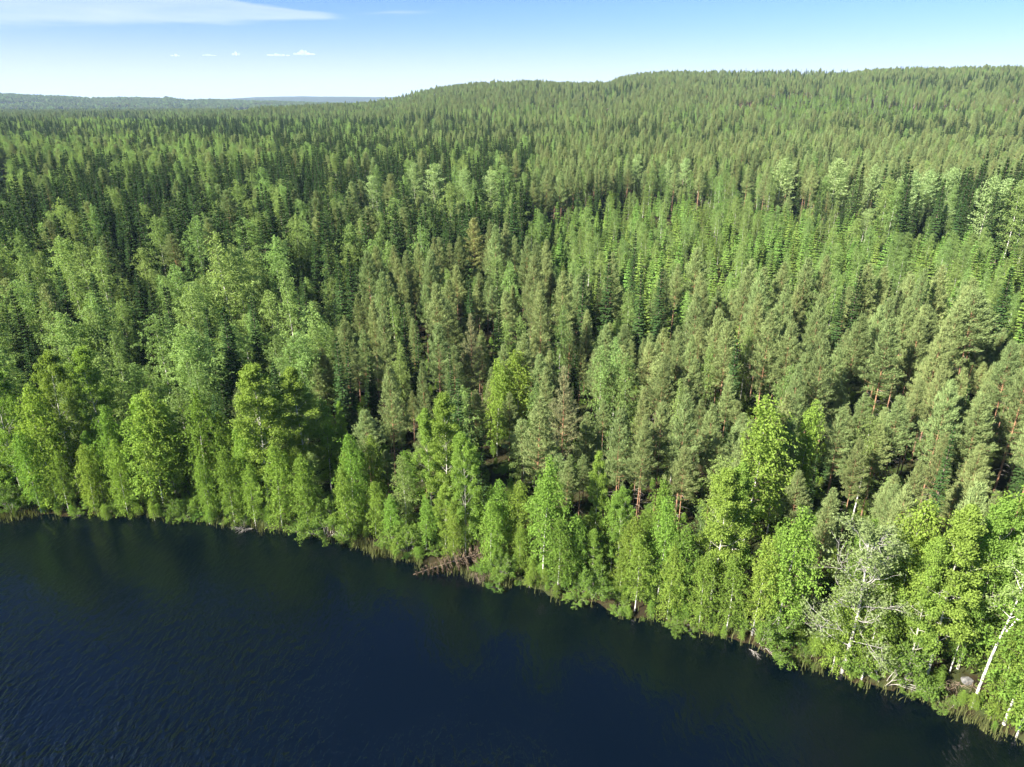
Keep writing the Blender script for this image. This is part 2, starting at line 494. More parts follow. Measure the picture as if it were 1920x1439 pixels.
def make_birch(seed, h=17.0, rmax=2.2, base=0.16, wind=0.5, fol='birch', dens=1.0, weep=1.0, lean=(0, 0), bark='birch_bark', tr_r=0.088, peak=.40, leaf=1.0):
    r = np.random.default_rng(seed)
    tr, cr = MB(), MB()
    P = trunk_path(h, r, lean=(lean[0] + 0.02 * wind, lean[1]), bend=0.35)
    tr.tube(P, tr_r * (1 - np.linspace(0, .94, len(P))) ** 1.15 + 0.035 * np.exp(-np.linspace(0, 1, len(P)) * 14), 7)
    nb = int(66 * dens)
    cs, as_, ns, ti, ll = [], [], [], [], []
    lobes = r.uniform(0.75, 1.2, 9)
    for b in range(nb):
        q = (b + r.random()) / nb
        t = base + (0.985 - base) * q ** 0.9
        az = b * 2.39996 + r.uniform(-.4, .4)
        lob = lobes[int((az % 6.283) / 6.284 * 9)]
        qq = q / peak if q < peak else 1 + (q - peak) / (1 - peak)
        prof = math.sin(math.pi / 2 * (0.42 + 0.58 * qq)) if qq < 1 else math.cos(math.pi / 2 * (qq - 1)) ** 0.8
        L = rmax * prof * r.uniform(.62, 1.15) * lob + .3
        el = math.radians(18 + 42 * q) + r.uniform(-.2, .2)
        o = at_t(P, t)
        d = np.array((math.cos(az) * math.cos(el), math.sin(az) * math.cos(el), math.sin(el)))
        d = unit(d + WIND * wind * (.25 + .45 * q))
        u = np.linspace(0, 1, 5)
        bend = -0.22 * weep * L * u ** 2
        bp = o + d[None] * (u * L)[:, None]; bp[:, 2] += bend
        tr.tube(bp, np.linspace(0.026 * (1 - .5 * q), .005, 5), 3, 1)
        nst = max(3, int(L * 6.6))
        bt = r.uniform(.15, .85)
        side = unit(np.cross(d, (0, 0, 1.0)))
        for s in range(nst):
            us = r.uniform(.10, 1.05)
            st = o + d * (us * L) + side * r.normal(0, .22 * L ** .6)
            st[2] += -0.22 * weep * L * us ** 2 + r.uniform(-.1, .25)
            sl = r.uniform(.35, 1.15) * (0.55 + .45 * weep) * (0.6 + .4 * min(1, L / 1.5))
            m = max(3, int(sl / (.12 * leaf ** 1.4)))
            k = (np.arange(m) + r.random()) / m
            dirn = unit(d * .5 * (1.2 - weep * .6) + np.array((0, 0, -1.0)) * weep * .8 + WIND * wind * (0.3 + .9 * q) + r.normal(0, .28, 3))
            c = st + dirn[None] * (k * sl)[:, None] + r.normal(0, .07, (m, 3))
            cs.append(c)
            as_.append(dirn[None] + r.normal(0, .65, (m, 3)))
            ns.append(rvec(m, r) + np.array((0, 0, .25)))
            ti.append(np.clip(bt + r.normal(0, .17, m), 0, 1))
    n = 420                                   # leaves close around the upper stem
    tt = r.uniform(.55, 1.0, n)
    c = np.stack([at_t(P, t_) for t_ in tt]) + r.normal(0, 1, (n, 3)) * (.12 + .45 * (1 - tt))[:, None]
    cs.append(c); as_.append(rvec(n, r) + np.array((0, 0, -.5))); ns.append(rvec(n, r)); ti.append(r.uniform(.2, .9, n))
    c = np.concatenate(cs); n = len(c)
    cr.leaves(c, np.concatenate(as_), np.concatenate(ns), leaf * r.uniform(.20, .36, n), leaf * r.uniform(.12, .20, n), 0, np.concatenate(ti))
    return tr.mesh('birch_trunk', [M[bark], M['spruce_bark']], True), cr.mesh('birch_crown', [M[fol]]), h


def grow(tr, tips, r, p, d, L, rad, lev, maxlev, upb=.18, spread=.75, kids=(3, 5), wind=.3, mat=0):
    """Recursive limbs; the ends (and a few points on the way) collect in tips."""
    n = 5
    pts = [np.array(p, float)]
    dd = unit(d)
    for i in range(n - 1):
        dd = unit(dd + r.normal(0, .13, 3) + np.array((0, 0, upb * .4)) + WIND * wind * .12)
        pts.append(pts[-1] + dd * L / (n - 1))
    pts = np.array(pts)
    tr.tube(pts, np.linspace(rad, rad * (.45 if lev < maxlev else .25), n), 5 if lev < 2 else 3, mat)
    if lev >= maxlev:
        tips.append((pts[-1], dd)); tips.append((pts[2], dd))
        return
    nk = r.integers(kids[0], kids[1] + 1)
    for k in range(nk):
        u = 1.0 if k == 0 else r.uniform(.3, .95)
        i = min(n - 2, int(u * (n - 1))); fr = u * (n - 1) - i
        o = pts[i] * (1 - fr) + pts[i + 1] * fr
        nd = unit(dd * (1.1 if k == 0 else .75) + rvec(1, r)[0] * spread * (.5 if k == 0 else 1.0) + np.array((0, 0, upb)))
        grow(tr, tips, r, o, nd, L * r.uniform(.5, .72), rad * (.55 if k else .62), lev + 1, maxlev, upb, spread, kids, wind, mat)


def clump(cs, as_, ns, ti, r, ctr, rad, n, wind=.3, out=None):
    p = rvec(n, r) * (r.random(n) ** .45)[:, None] * np.array((rad, rad, rad * .75))
    cs.append(ctr[None] + p)
    as_.append(unit(p) * .5 + rvec(n, r) + WIND * wind)
    ns.append(unit(p) * .7 + rvec(n, r) * .8 + np.array((0, 0, .4)))
    b = r.uniform(.15, .85)
    ti.append(np.clip(b + r.normal(0, .14, n), 0, 1))


def make_aspen(seed, h=17.0, base=.22, rmax=2.6, nb=26, fol='aspen', bark='aspen_bark', crad=.46, per=58, wind=.4, lean=(0, 0), leafsize=(.11, .19), peak=.5):
    r = np.random.default_rng(seed)
    tr, cr = MB(), MB()
    P = trunk_path(h, r, lean=(lean[0] + .02 * wind, lean[1]), bend=.4)
    tr.tube(P, np.linspace(.12, .012, len(P)) + .04 * np.exp(-np.linspace(0, 1, len(P)) * 14), 7)
    tips = []
    for b in range(nb):
        q = (b + r.random()) / nb
        t = base + (.97 - base) * q
        az = b * 2.39996 + r.uniform(-.4, .4)
        qq = q / peak if q < peak else 1 + (q - peak) / (1 - peak)
        prof = math.sin(math.pi / 2 * (.45 + .55 * qq)) if qq < 1 else math.cos(math.pi / 2 * (qq - 1)) ** .75
        L = (rmax * prof * r.uniform(.7, 1.1) + .35) * .66
        el = math.radians(20 + 40 * q)
        d = np.array((math.cos(az) * math.cos(el), math.sin(az) * math.cos(el), math.sin(el)))
        grow(tr, tips, r, at_t(P, t), unit(d + WIND * wind * .5 * q), L * .92, .03 * (1.1 - .6 * q), 1, 3, .12, .8, (3, 4), wind)
    tips.append((P[-1], np.array((0, 0, 1.0))))
    cs, as_, ns, ti = [], [], [], []
    for p, d in tips:
        clump(cs, as_, ns, ti, r, p + d * .1, crad * r.uniform(.7, 1.25), max(5, int(per * (.62 if len(tips) > 300 else 1))), wind)
    c = np.concatenate(cs); n = len(c)
    ln = r.uniform(*leafsize, n)
    cr.leaves(c, np.concatenate(as_), np.concatenate(ns), ln, ln * .85, 0, np.concatenate(ti))
    return tr.mesh('aspen_trunk', [M[bark]], True), cr.mesh('aspen_crown', [M[fol]]), h


def make_bush(seed, h=6.0, stems=8, fol='willow', spread=.55, bark='grey_bark', per=13, crad=.36):
    r = np.random.default_rng(seed)
    tr, cr = MB(), MB()
    tips = []
    for s in range(stems):
        az = s * 2.39996 + r.uniform(-.4, .4)
        d = unit(np.array((math.cos(az) * spread * r.uniform(.4, 1.3), math.sin(az) * spread * r.uniform(.4, 1.3), 1.0)))
        grow(tr, tips, r, np.array((math.cos(az) * .25, math.sin(az) * .25, -.2)), d, h * r.uniform(.36, .5), .04, 0, 3, .03, .62, (3, 4), .3)
    cs, as_, ns, ti = [], [], [], []
    for p, d in tips:
        clump(cs, as_, ns, ti, r, p, crad * r.uniform(.7, 1.3), per, .2)
    c = np.concatenate(cs); n = len(c)
    ln = r.uniform(.14, .24, n)
    cr.leaves(c, np.concatenate(as_) + np.array((0, 0, -.35)), np.concatenate(ns), ln, ln * .6, 0, np.concatenate(ti))
    return tr.mesh('willow_stems', [M[bark]], True), cr.mesh('willow_crown', [M[fol]]), h


def make_old_willow(seed, h=16.0):
    """Broad old tree whose pale bare limbs show through thin foliage."""
    r = np.random.default_rng(seed)
    tr, cr = MB(), MB()
    tips = []
    P = trunk_path(h * .8, r, lean=(.01, 0), bend=.4)
    tr.tube(P, np.linspace(.13, .03, len(P)), 8)
    for b in range(24):
        t = .18 + .8 * (b + r.random()) / 24
        az = b * 2.39996
        el = math.radians(12 + 50 * t + r.uniform(-8, 8))
        d = np.array((math.cos(az) * math.cos(el), math.sin(az) * math.cos(el), math.sin(el)))
        grow(tr, tips, r, at_t(P, t), d, 2.3 * (1.1 - .45 * t) * r.uniform(.85, 1.15), .032, 1, 3, .08, .85, (4, 5), .5)
    cs, as_, ns, ti = [], [], [], []
    for p, d in tips:
        if r.random() < .62 or p[2] > h * .74:
            clump(cs, as_, ns, ti, r, p + d * .15, .34 * r.uniform(.7, 1.2), 15, .6)
    c = np.concatenate(cs); n = len(c)
    ln = r.uniform(.11, .18, n)
    cr.leaves(c, np.concatenate(as_), np.concatenate(ns), ln, ln * .7, 0, np.concatenate(ti))
    return tr.mesh('old_willow_trunk', [M['pale_bark']], True), cr.mesh('old_willow_crown', [M['grey_willow']]), h


M['pale_bark'] = bark_mat('pale_dead_bark', (0.32, 0.30, 0.28), (0.48, 0.46, 0.43), (4, 4, 3))


def make_forked_birch(seed, h=15.0):
    r = np.random.default_rng(seed)
    tr, cr = MB(), MB()
    z = np.linspace(0, 7.0, 9)
    P = np.stack([.035 * z + .006 * z ** 2, .015 * z, z - .2], 1)
    tr.tube(P, np.linspace(.115, .085, 9), 8)
    tips = []
    cs, as_, ns, ti = [], [], [], []
    for d0, L in (((.14, .05, 1), 8.5), ((.55, .1, 1), 8.2)):
        z = np.linspace(0, 1, 10)
        d0 = unit(d0)
        Q = P[-1] + d0[None] * (z * L)[:, None] + np.stack([.3 * np.sin(z * 4), .2 * np.sin(z * 3), z * z * .4], 1)
        tr.tube(Q, np.linspace(.08, .012, 10), 6)
        for b in range(16):
            t = .18 + .8 * (b + r.random()) / 16
            az = b * 2.39996
            d = unit(np.array((math.cos(az), math.sin(az), .5 + .5 * t)))
            grow(tr, tips, r, at_t(Q, t), d, 1.25 * (1.2 - .5 * t), .03, 1, 2, .1, .7, (3, 5), .5)
    for p, d in tips:
        clump(cs, as_, ns, ti, r, p, .45 * r.uniform(.7, 1.2), 40, .6)
    c = np.concatenate(cs); n = len(c)
    ln = r.uniform(.11, .18, n)
    cr.leaves(c, np.concatenate(as_), np.concatenate(ns), ln, ln * .65, 0, np.concatenate(ti))
    return tr.mesh('forked_birch_trunk', [M['birch_bark']], True), cr.mesh('forked_birch_crown', [M['birch']]), h


# prototypes: kind -> list of (trunk mesh, crown mesh, height)
PROTO = {
    'pine': [make_pine(100 + i, 20, b, w, .55, 1.0) for i, (b, w) in enumerate([(.42, 2.7), (.50, 2.4), (.36, 3.0), (.54, 2.5), (.45, 2.1), (.34, 2.6)])],
    'spruce': [make_spruce(200 + i, 20, w, 'spruce', l) for i, (w, l) in enumerate([(2.2, .05), (1.8, .04), (2.5, .08), (2.0, .1), (1.6, .05)])],
    'young': [make_spruce(300 + i, 9, w, 'young', .02, 1.0, .12) for i, w in enumerate([1.5, 1.3, 1.7])],
    'birch': [make_birch(400 + i, 17, w, b, .5, 'birch', d, wp, leaf=.72) for i, (w, b, d, wp) in enumerate([(2.8, .10, 1, 1), (2.4, .15, 1, 1), (3.2, .10, 1.1, .9), (2.6, .2, .95, .8), (2.1, .08, .95, 1.0)])],
    'bank': [make_birch(450 + i, 12, w, .03, .35, 'bank_birch', 1.15, 1.15, tr_r=.06, peak=.46, leaf=.68) for i, w in enumerate([2.2, 1.8, 2.6])] + [make_birch(460 + i, 12, w, .2, .4, 'bank_birch', 1.1, 1.0, tr_r=.075, peak=.42, leaf=.68) for i, w in enumerate([2.1, 1.8])],
    'aspen': [make_aspen(500 + i, 17, b, w, n) for i, (b, w, n) in enumerate([(.16, 3.0, 32), (.2, 2.5, 28), (.12, 3.3, 34), (.24, 2.2, 26)])],
    'pale': [make_birch(470 + i, 18, w, b, .6, 'pale', 1.15, .25, bark='aspen_bark', tr_r=.13, peak=.45) for i, (w, b) in enumerate([(3.4, .24), (2.9, .28), (3.0, .18)])],
    'willow': [make_bush(600 + i, 6, s, 'willow', sp) for i, (s, sp) in enumerate([(7, .42), (6, .55), (8, .36)])],
}
print('proto tris', {k: [len(a.polygons) * 2 + len(b.polygons) * 2 for a, b, h in v] for k, v in PROTO.items()})

NAMES = {'pale': 'aspen_tree', 'bank': 'birch_tree', 'pine': 'pine_tree', 'spruce': 'spruce_tree', 'young': 'young_spruce_tree', 'birch': 'birch_tree', 'aspen': 'aspen_tree', 'willow': 'willow_bush'}
CATS = {'pale': 'aspen tree', 'bank': 'birch tree', 'pine': 'pine tree', 'spruce': 'spruce tree', 'young': 'young spruce', 'birch': 'birch tree', 'aspen': 'aspen tree', 'willow': 'willow bush'}


def tag(o, label, cat=None, group=None, kind=None):
    o['label'] = label
    if cat: o['category'] = cat
    if group: o['group'] = group
    if kind: o['kind'] = kind
    return o


def put_tree(name, proto, x, y, z, scale, rot, tilt=(0, 0)):
    tm, cm, h = proto
    e = bpy.data.objects.new(name, None)
    e.empty_display_size = .5
    e.location = (x, y, z); e.scale = scale; e.rotation_euler = (tilt[0], tilt[1], rot)
    C.objects.link(e)
    a = bpy.data.objects.new('trunk', tm); a.parent = e; C.objects.link(a)
    b = bpy.data.objects.new('crown', cm); b.parent = e; C.objects.link(b)
    return e, a, b


# ------------------------------------------------------------------ the setting: ground, lake
def build_ground():
    azs = np.concatenate([np.linspace(-180, -62, 40)[:-1], np.linspace(-62, 62, 300), np.linspace(62, 180, 40)[1:]])
    rs = np.concatenate([[1.5, 8, 16, 24, 32], np.arange(38, 130, 0.9), np.geomspace(130, 1400, 110), np.geomspace(1450, 14000, 60)])
    A, R = np.meshgrid(np.radians(azs), rs, indexing='ij')
    X = R * np.sin(A); Y = R * np.cos(A)
    Z = ground(X, Y)
    v = np.stack([X, Y, Z], -1).reshape(-1, 3)
    na, nr = len(azs), len(rs)
    i, j = np.meshgrid(np.arange(na - 1), np.arange(nr - 1), indexing='ij')
    a = i * nr + j
    f = np.stack([a, a + 1, a + nr + 1, a + nr], -1).reshape(-1, 4)
    mb = MB(); mb.add(v, f[:, ::-1])
    # close the small disc under the camera
    m, nt, out = new_mat('forest_floor')
    N = nt.nodes.new; L = nt.links.new
    geo = N('ShaderNodeNewGeometry')
    no = N('ShaderNodeTexNoise'); no.inputs['Scale'].default_value = .35; no.inputs['Detail'].default_value = 6
    L(geo.outputs['Position'], no.inputs['Vector'])
    cr = N('ShaderNodeValToRGB')
    e = cr.color_ramp.elements
    e[0].position = .32; e[0].color = (.016, .014, .009, 1)
    e[1].position = .68; e[1].color = (.040, .060, .018, 1)
    x = e.new(.5); x.color = (.032, .025, .014, 1)
    L(no.outputs['Fac'], cr.inputs['Fac'])
    no2 = N('ShaderNodeTexNoise'); no2.inputs['Scale'].default_value = .03; no2.inputs['Detail'].default_value = 3
    L(geo.outputs['Position'], no2.inputs['Vector'])
    mx = N('ShaderNodeMix'); mx.data_type = 'RGBA'
    mr = N('ShaderNodeMapRange'); mr.inputs['From Min'].default_value = .45; mr.inputs['From Max'].default_value = .62
    L(no2.outputs['Fac'], mr.inputs['Value']); L(mr.outputs[0], mx.inputs['Factor'])
    L(cr.outputs[0], mx.inputs['A']); mx.inputs['B'].default_value = (.038, .056, .018, 1)
    b = N('ShaderNodeBsdfDiffuse'); L(mx.outputs['Result'], b.inputs['Color'])
    L(b.outputs[0], out.inputs['Surface'])
    o = bpy.data.objects.new('ground', mb.mesh('ground', [m], True))
    C.objects.link(o)
    tag(o, 'dark forest floor rising from the lake to a wooded hill', 'ground', kind='structure')


build_ground()


def build_lake():
    me = bpy.data.meshes.new('lake')
    xs = np.concatenate([[-3000, -1500], np.linspace(-600, 600, 61), [1500, 3000]])
    v = []
    for x in xs:
        v += [(x, -3000, 0), (x, float(np.interp(x, SX, SY)) + 1.2, 0)]
    f = [(2 * i, 2 * i + 2, 2 * i + 3, 2 * i + 1) for i in range(len(xs) - 1)]
    me.from_pydata(v, [], f)
    m, nt, out = new_mat('lake_water')
    N = nt.nodes.new; L = nt.links.new
    geo = N('ShaderNodeNewGeometry')

    def noise(scale, rot, sx, sy, detail=2.0, dist=0.0):
        mp = N('ShaderNodeMapping'); mp.inputs['Rotation'].default_value = (0, 0, math.radians(rot))
        mp.inputs['Scale'].default_value = (sx, sy, 1)
        L(geo.outputs['Position'], mp.inputs['Vector'])
        n = N('ShaderNodeTexNoise'); n.inputs['Scale'].default_value = scale; n.inputs['Detail'].default_value = detail
        n.inputs['Distortion'].default_value = dist
        L(mp.outputs[0], n.inputs['Vector'])
        return n.outputs['Fac']

    def mth(op, a, b):
        n = N('ShaderNodeMath'); n.operation = op
        for i, v in enumerate((a, b)):
            if isinstance(v, (int, float)): n.inputs[i].default_value = v
            else: L(v, n.inputs[i])
        return n.outputs[0]
    # wind ripples (crests across the wind), smaller chop, and calmer patches
    rip = mth('ADD', mth('MULTIPLY', noise(1.0, -24, 1.9, .75, 2.5, .5), .80), mth('MULTIPLY', noise(1.0, 30, 4.6, 2.0, 2.0, .4), .20))
    gust = noise(.045, 0, 1, 1, 2.0)
    mr = N('ShaderNodeMapRange'); mr.inputs['From Min'].default_value = .35; mr.inputs['From Max'].default_value = .65
    mr.inputs['To Min'].default_value = .45; mr.inputs['To Max'].default_value = 1.15
    L(gust, mr.inputs['Value'])
    # the water lies calm in the lee of the bank and is ruffled farther out
    sx = N('ShaderNodeSeparateXYZ'); L(geo.outputs['Position'], sx.inputs[0])
    off = mth('ADD', mth('MULTIPLY', mth('ADD', sx.outputs[0], 66.0), -.306), mth('MULTIPLY', mth('SUBTRACT', sx.outputs[1], 79.0), -.952))
    lee = N('ShaderNodeMapRange'); lee.interpolation_type = 'SMOOTHSTEP'
    lee.inputs['From Min'].default_value = 2.0; lee.inputs['From Max'].default_value = 42.0; lee.inputs['To Min'].default_value = .10; lee.inputs['To Max'].default_value = 1.35
    L(mth('ADD', off, mth('MULTIPLY', mth('SUBTRACT', gust, .5), 30.0)), lee.inputs['Value'])
    hgt = mth('ADD', mth('MULTIPLY', mth('MULTIPLY', rip, lee.outputs[0]), mr.outputs[0]), mth('MULTIPLY', noise(.16, 10, 1, .6, 1.0), .08))
    bp = N('ShaderNodeBump'); bp.inputs['Distance'].default_value = 1.0; bp.inputs['Strength'].default_value = 1.0
    L(hgt, bp.inputs['Height'])
    p = N('ShaderNodeBsdfPrincipled')
    p.inputs['Base Color'].default_value = (.0003, .0018, .0034, 1)
    p.inputs['Roughness'].default_value = .03
    p.inputs['IOR'].default_value = 1.46
    L(bp.outputs[0], p.inputs['Normal'])
    L(p.outputs[0], out.inputs['Surface'])
    me.materials.append(m)
    o = bpy.data.objects.new('lake', me); C.objects.link(o)
    tag(o, 'dark rippled lake water below the wooded bank', 'lake', kind='structure')


build_lake()

# ------------------------------------------------------------------ where the trees stand
TREES = []      # dicts: kind, variant, x, y, z, h, wide, rot, label, group


def add(kind, x, y, h, wide=1.0, variant=None, label=None, rot=None, z=None, proto=None, group=None, tilt=(0, 0), name=None, cat=None):
    if variant is None: variant = int(rng.integers(0, len(PROTO[kind])))
    if rot is None: rot = float(rng.uniform(0, 6.283)) if kind in ('spruce', 'young', 'willow') else float(rng.uniform(-.7, .7))
    TREES.append(dict(kind=kind, variant=variant, x=x, y=y, z=gz(x, y) if z is None else z, h=h, wide=wide, rot=rot, label=label, proto=proto, group=group, tilt=tilt, name=name, cat=cat))
    return TREES[-1]


def ray_ground(px, py, lift=0.0):
    """March along the view ray until it is `lift` metres above the ground."""
    d = pdir(px, py); d = d / np.hypot(d[0], d[1])
    t = np.arange(30, 6000, .25 if True else 1)
    X, Y, Z = d[0] * t, d[1] * t, CAM_H + d[2] * t
    g = np.where(shore_dist(X, Y) > 0, ground(X, Y), 0)
    k = np.argmax(Z <= g + lift)
    return float(X[k]), float(Y[k])


def by_base(kind, px, py, top_py, wide=1.0, label=None, variant=None, **kw):
    """Tree whose foot is seen at (px,py); its height follows from the row of its top."""
    x, y = ray_ground(px, py)
    z = gz(x, y)
    hs = np.arange(1, 40, .05)
    _, pys, _ = project(x, y, z + hs)
    h = float(hs[np.argmin(np.abs(pys - top_py))])
    return add(kind, x, y, h, wide, variant, label, z=z, **kw)


def by_top(kind, px, py, h, wide=1.0, label=None, variant=None, **kw):
    x, y = ray_ground(px, py, h)
    return add(kind, x, y, h, wide, variant, label, **kw)


# the trees along the bank, one by one (kind, foot x, foot y, top y, width, label)
BANK = [
    ('aspen', 45, 935, 697, 1.0, 'bright yellow-green aspen at the far end of the bank, cut by the picture edge'),
    ('aspen', 150, 925, 665, .85, 'bright aspen with clumped leaves, farther from the round-topped aspen twins'),
    ('aspen', 212, 905, 655, .9, 'bright round-topped aspen just in front of the tall pale birch'),
    ('bank', 110, 950, 720, .9, 'smaller green birch between the two bright aspen crowns by the picture edge'),
    ('bank', 290, 950, 745, 1.25, 'broad drooping bank birch with several leaning white stems'),
    ('bank', 308, 948, 735, 1.1, 'dense round birch crown behind the leaning white stems'),
    ('bank', 225, 940, 760, 1.0, 'pale grey-green birch with a thin leaning white stem'),
    ('bank', 395, 945, 728, .95, 'slender bank birch with a long bare white stem beside the yellow aspens'),
    ('bank', 432, 940, 770, .85, 'small birch squeezed in beside the larger yellow aspen'),
    ('aspen', 505, 955, 690, 1.25, 'broader of the two big yellow-green aspens on the bank'),
    ('aspen', 580, 935, 692, 1.15, 'second big yellow-green aspen with a bare grey lower stem'),
    ('bank', 622, 925, 752, .8, 'narrow birch with a white stem directly beside the big aspens'),
    ('aspen', 646, 880, 755, .6, 'thin young aspen with sparse leaves between birch and pine'),
    ('bank', 665, 985, 815, .9, 'short leafy birch leaning out in front of the lone bank pine'),
    ('bank', 705, 1005, 905, 1.2, 'low weeping birch hanging over the black water'),
    ('bank', 735, 1018, 925, 1.1, 'lowest weeping birch beside the dry brown brushwood'),
    ('pine', 742, 905, 690, 1.0, 'lone grey-green pine with orange stem beside the pale-stemmed aspens'),
    ('aspen', 810, 985, 768, .85, 'first of the pale-stemmed aspens above the brushwood'),
    ('aspen', 838, 995, 742, .9, 'tallest of the pale-stemmed aspens above the brushwood'),
    ('aspen', 873, 1042, 815, .75, 'aspen with a clean white stem standing right above the brushwood'),
    ('spruce', 905, 985, 800, 1.0, 'dark spruce in shade behind the clean white aspen stem'),
    ('bank', 1018, 1092, 853, .85, 'bright yellow-green pointed birch alone at the waterline'),
    ('bank', 975, 1075, 985, .9, 'small bushy birch at the foot of the pointed yellow-green birch'),
    ('bank', 932, 855, 675, .95, 'tall bright birch with twin white stems behind the brushwood aspens'),
    ('bank', 968, 850, 660, 1.1, 'broader bright birch beside the twin-stemmed one'),
    ('aspen', 1112, 1050, 850, .6, 'thin aspen with tiered leaves beside the two orange pine stems'),
    ('bank', 1075, 1095, 965, .9, 'low rounded birch between the pointed birch and the thin aspen'),
    ('pine', 1150, 1010, 768, .95, 'front pine with a sunlit orange stem above the low birches'),
    ('pine', 1188, 1030, 790, .8, 'slim pine with an orange stem next to the front pine'),
    ('bank', 1160, 1125, 1030, .9, 'small birch shrub at the waterline below the two front pines'),
    ('bank', 1232, 1130, 935, .9, 'slender bank birch with forked white stem below the pines'),
    ('bank', 1270, 1150, 985, 1.0, 'leafy birch hanging over the water before the pale aspens'),
    ('aspen', 1330, 1140, 885, 1.1, 'pale grey-stemmed aspen standing before the big bright birch'),
    ('aspen', 1362, 1125, 870, .9, 'second pale aspen close behind the grey-stemmed one'),
    ('bank', 1392, 1030, 748, 1.15, 'big bright birch with a white upper stem rising above the bank'),
    ('bank', 1488, 985, 750, .85, 'yellow-green birch in front of the dark spruce among the pines'),
    ('spruce', 1505, 1010, 852, .75, 'small yellowish spruce below the yellow-green birch'),
    ('bank', 1455, 1195, 945, 1.05, 'leafy birch between the pale aspens and the bare-limbed old willow'),
    ('bank', 1410, 1190, 1010, 1.0, 'weeping birch at the waterline before the pale aspens'),
    ('bank', 1668, 1235, 940, 1.05, 'green birch just behind the bare-limbed old willow'),
    ('aspen', 1735, 1278, 950, 1.0, 'twin-stemmed aspen next to the bare-limbed old willow'),
    ('aspen', 1695, 1285, 1010, .9, 'lower aspen with a bent white stem at the waterline'),
    ('aspen', 1795, 1255, 945, .95, 'pale aspen with two bare white stems behind the forked birch'),
    ('bank', 1850, 1250, 915, 1.0, 'yellow-green birch crown behind the pale aspen'),
    ('bank', 1882, 1358, 1040, 1.0, 'white-stemmed birch beyond the forked birch by the picture corner'),
    ('bank', 1925, 1375, 1085, 1.0, 'last bank birch cut by the picture corner'),
    ('bank', 1780, 1262, 1090, .8, 'young slanting birch beside the grey boulder'),
]
for k, bx, by, ty, w, lab in BANK:
    by_base(k, bx, by, ty, w, lab, variant=(3 + bx % 2 if 'stem' in lab else None) if k == 'bank' else None)
# two special trees
OLD = make_old_willow(71)
FORK = make_forked_birch(72)
by_base('willow', 1578, 1262, 930, 1.2, 'broad old willow with bare pale grey limbs showing through thin leaves', proto=OLD, name='old_willow_tree', cat='willow tree', rot=0.3)
by_base('birch', 1822, 1328, 1035, 1.0, 'leaning white birch with a forked stem at the waterline', proto=FORK, name='forked_birch_tree', cat='birch tree', rot=0.0)

# bushes along the waterline
BUSH = [(25, 962, 880), (78, 962, 850), (130, 960, 890), (180, 962, 880), (240, 965, 870), (345, 972, 905), (395, 978, 900), (440, 984, 890), (480, 988, 915),
        (530, 993, 880), (580, 1000, 895), (615, 1010, 905), (655, 1018, 920), (765, 1038, 950), (800, 1035, 975), (850, 1055, 985), (920, 1070, 985), (945, 1085, 1010),
        (1045, 1110, 1020), (1110, 1125, 1035), (1190, 1148, 1050), (1250, 1165, 1070), (1310, 1178, 1080), (1360, 1192, 1090), (1430, 1215, 1100),
        (1560, 1258, 1130), (1615, 1275, 1140), (1655, 1285, 1150), (1865, 1345, 1215), (1905, 1385, 1230)]
BUSH_WORDS = ['by the picture edge', 'below the bright aspens', 'below the smaller green birch', 'before the pale grey-green birch', 'under the leaning white stems',
              'under the slender bank birch', 'beside the slender bank birch', 'below the small squeezed birch', 'below the broader yellow aspen', 'between the two big yellow aspens',
              'under the second yellow aspen', 'under the narrow white-stemmed birch', 'beside the low weeping birch', 'next to the reeds', 'above the tip of the brushwood',
              'over the brushwood', 'beside the brown bank soil', 'at the foot of the dark spruce', 'beside the pointed yellow-green birch', 'under the thin tiered aspen',
              'below the front pines', 'below the forked-stem slender birch', 'before the pale grey-stemmed aspen', 'beside the pale aspens', 'before the leafy birch near the old willow',
              'under the old willow, on its shaded flank', 'under the old willow at the waterline', 'between the old willow and the bent aspen', 'behind the forked white birch', 'in the picture corner']
for n_, ((bx, by, ty), wd) in enumerate(zip(BUSH, BUSH_WORDS)):
    if n_ in (0, 5, 11, 13, 17, 19, 24, 27):
        by_base('willow', bx, by, ty + 25, 1.0, 'rounded green willow bush at the waterline ' + wd)
    else:
        by_base('bank', bx, by, ty - 45, 1.0, 'low-branched lime-green birch at the waterline ' + wd)

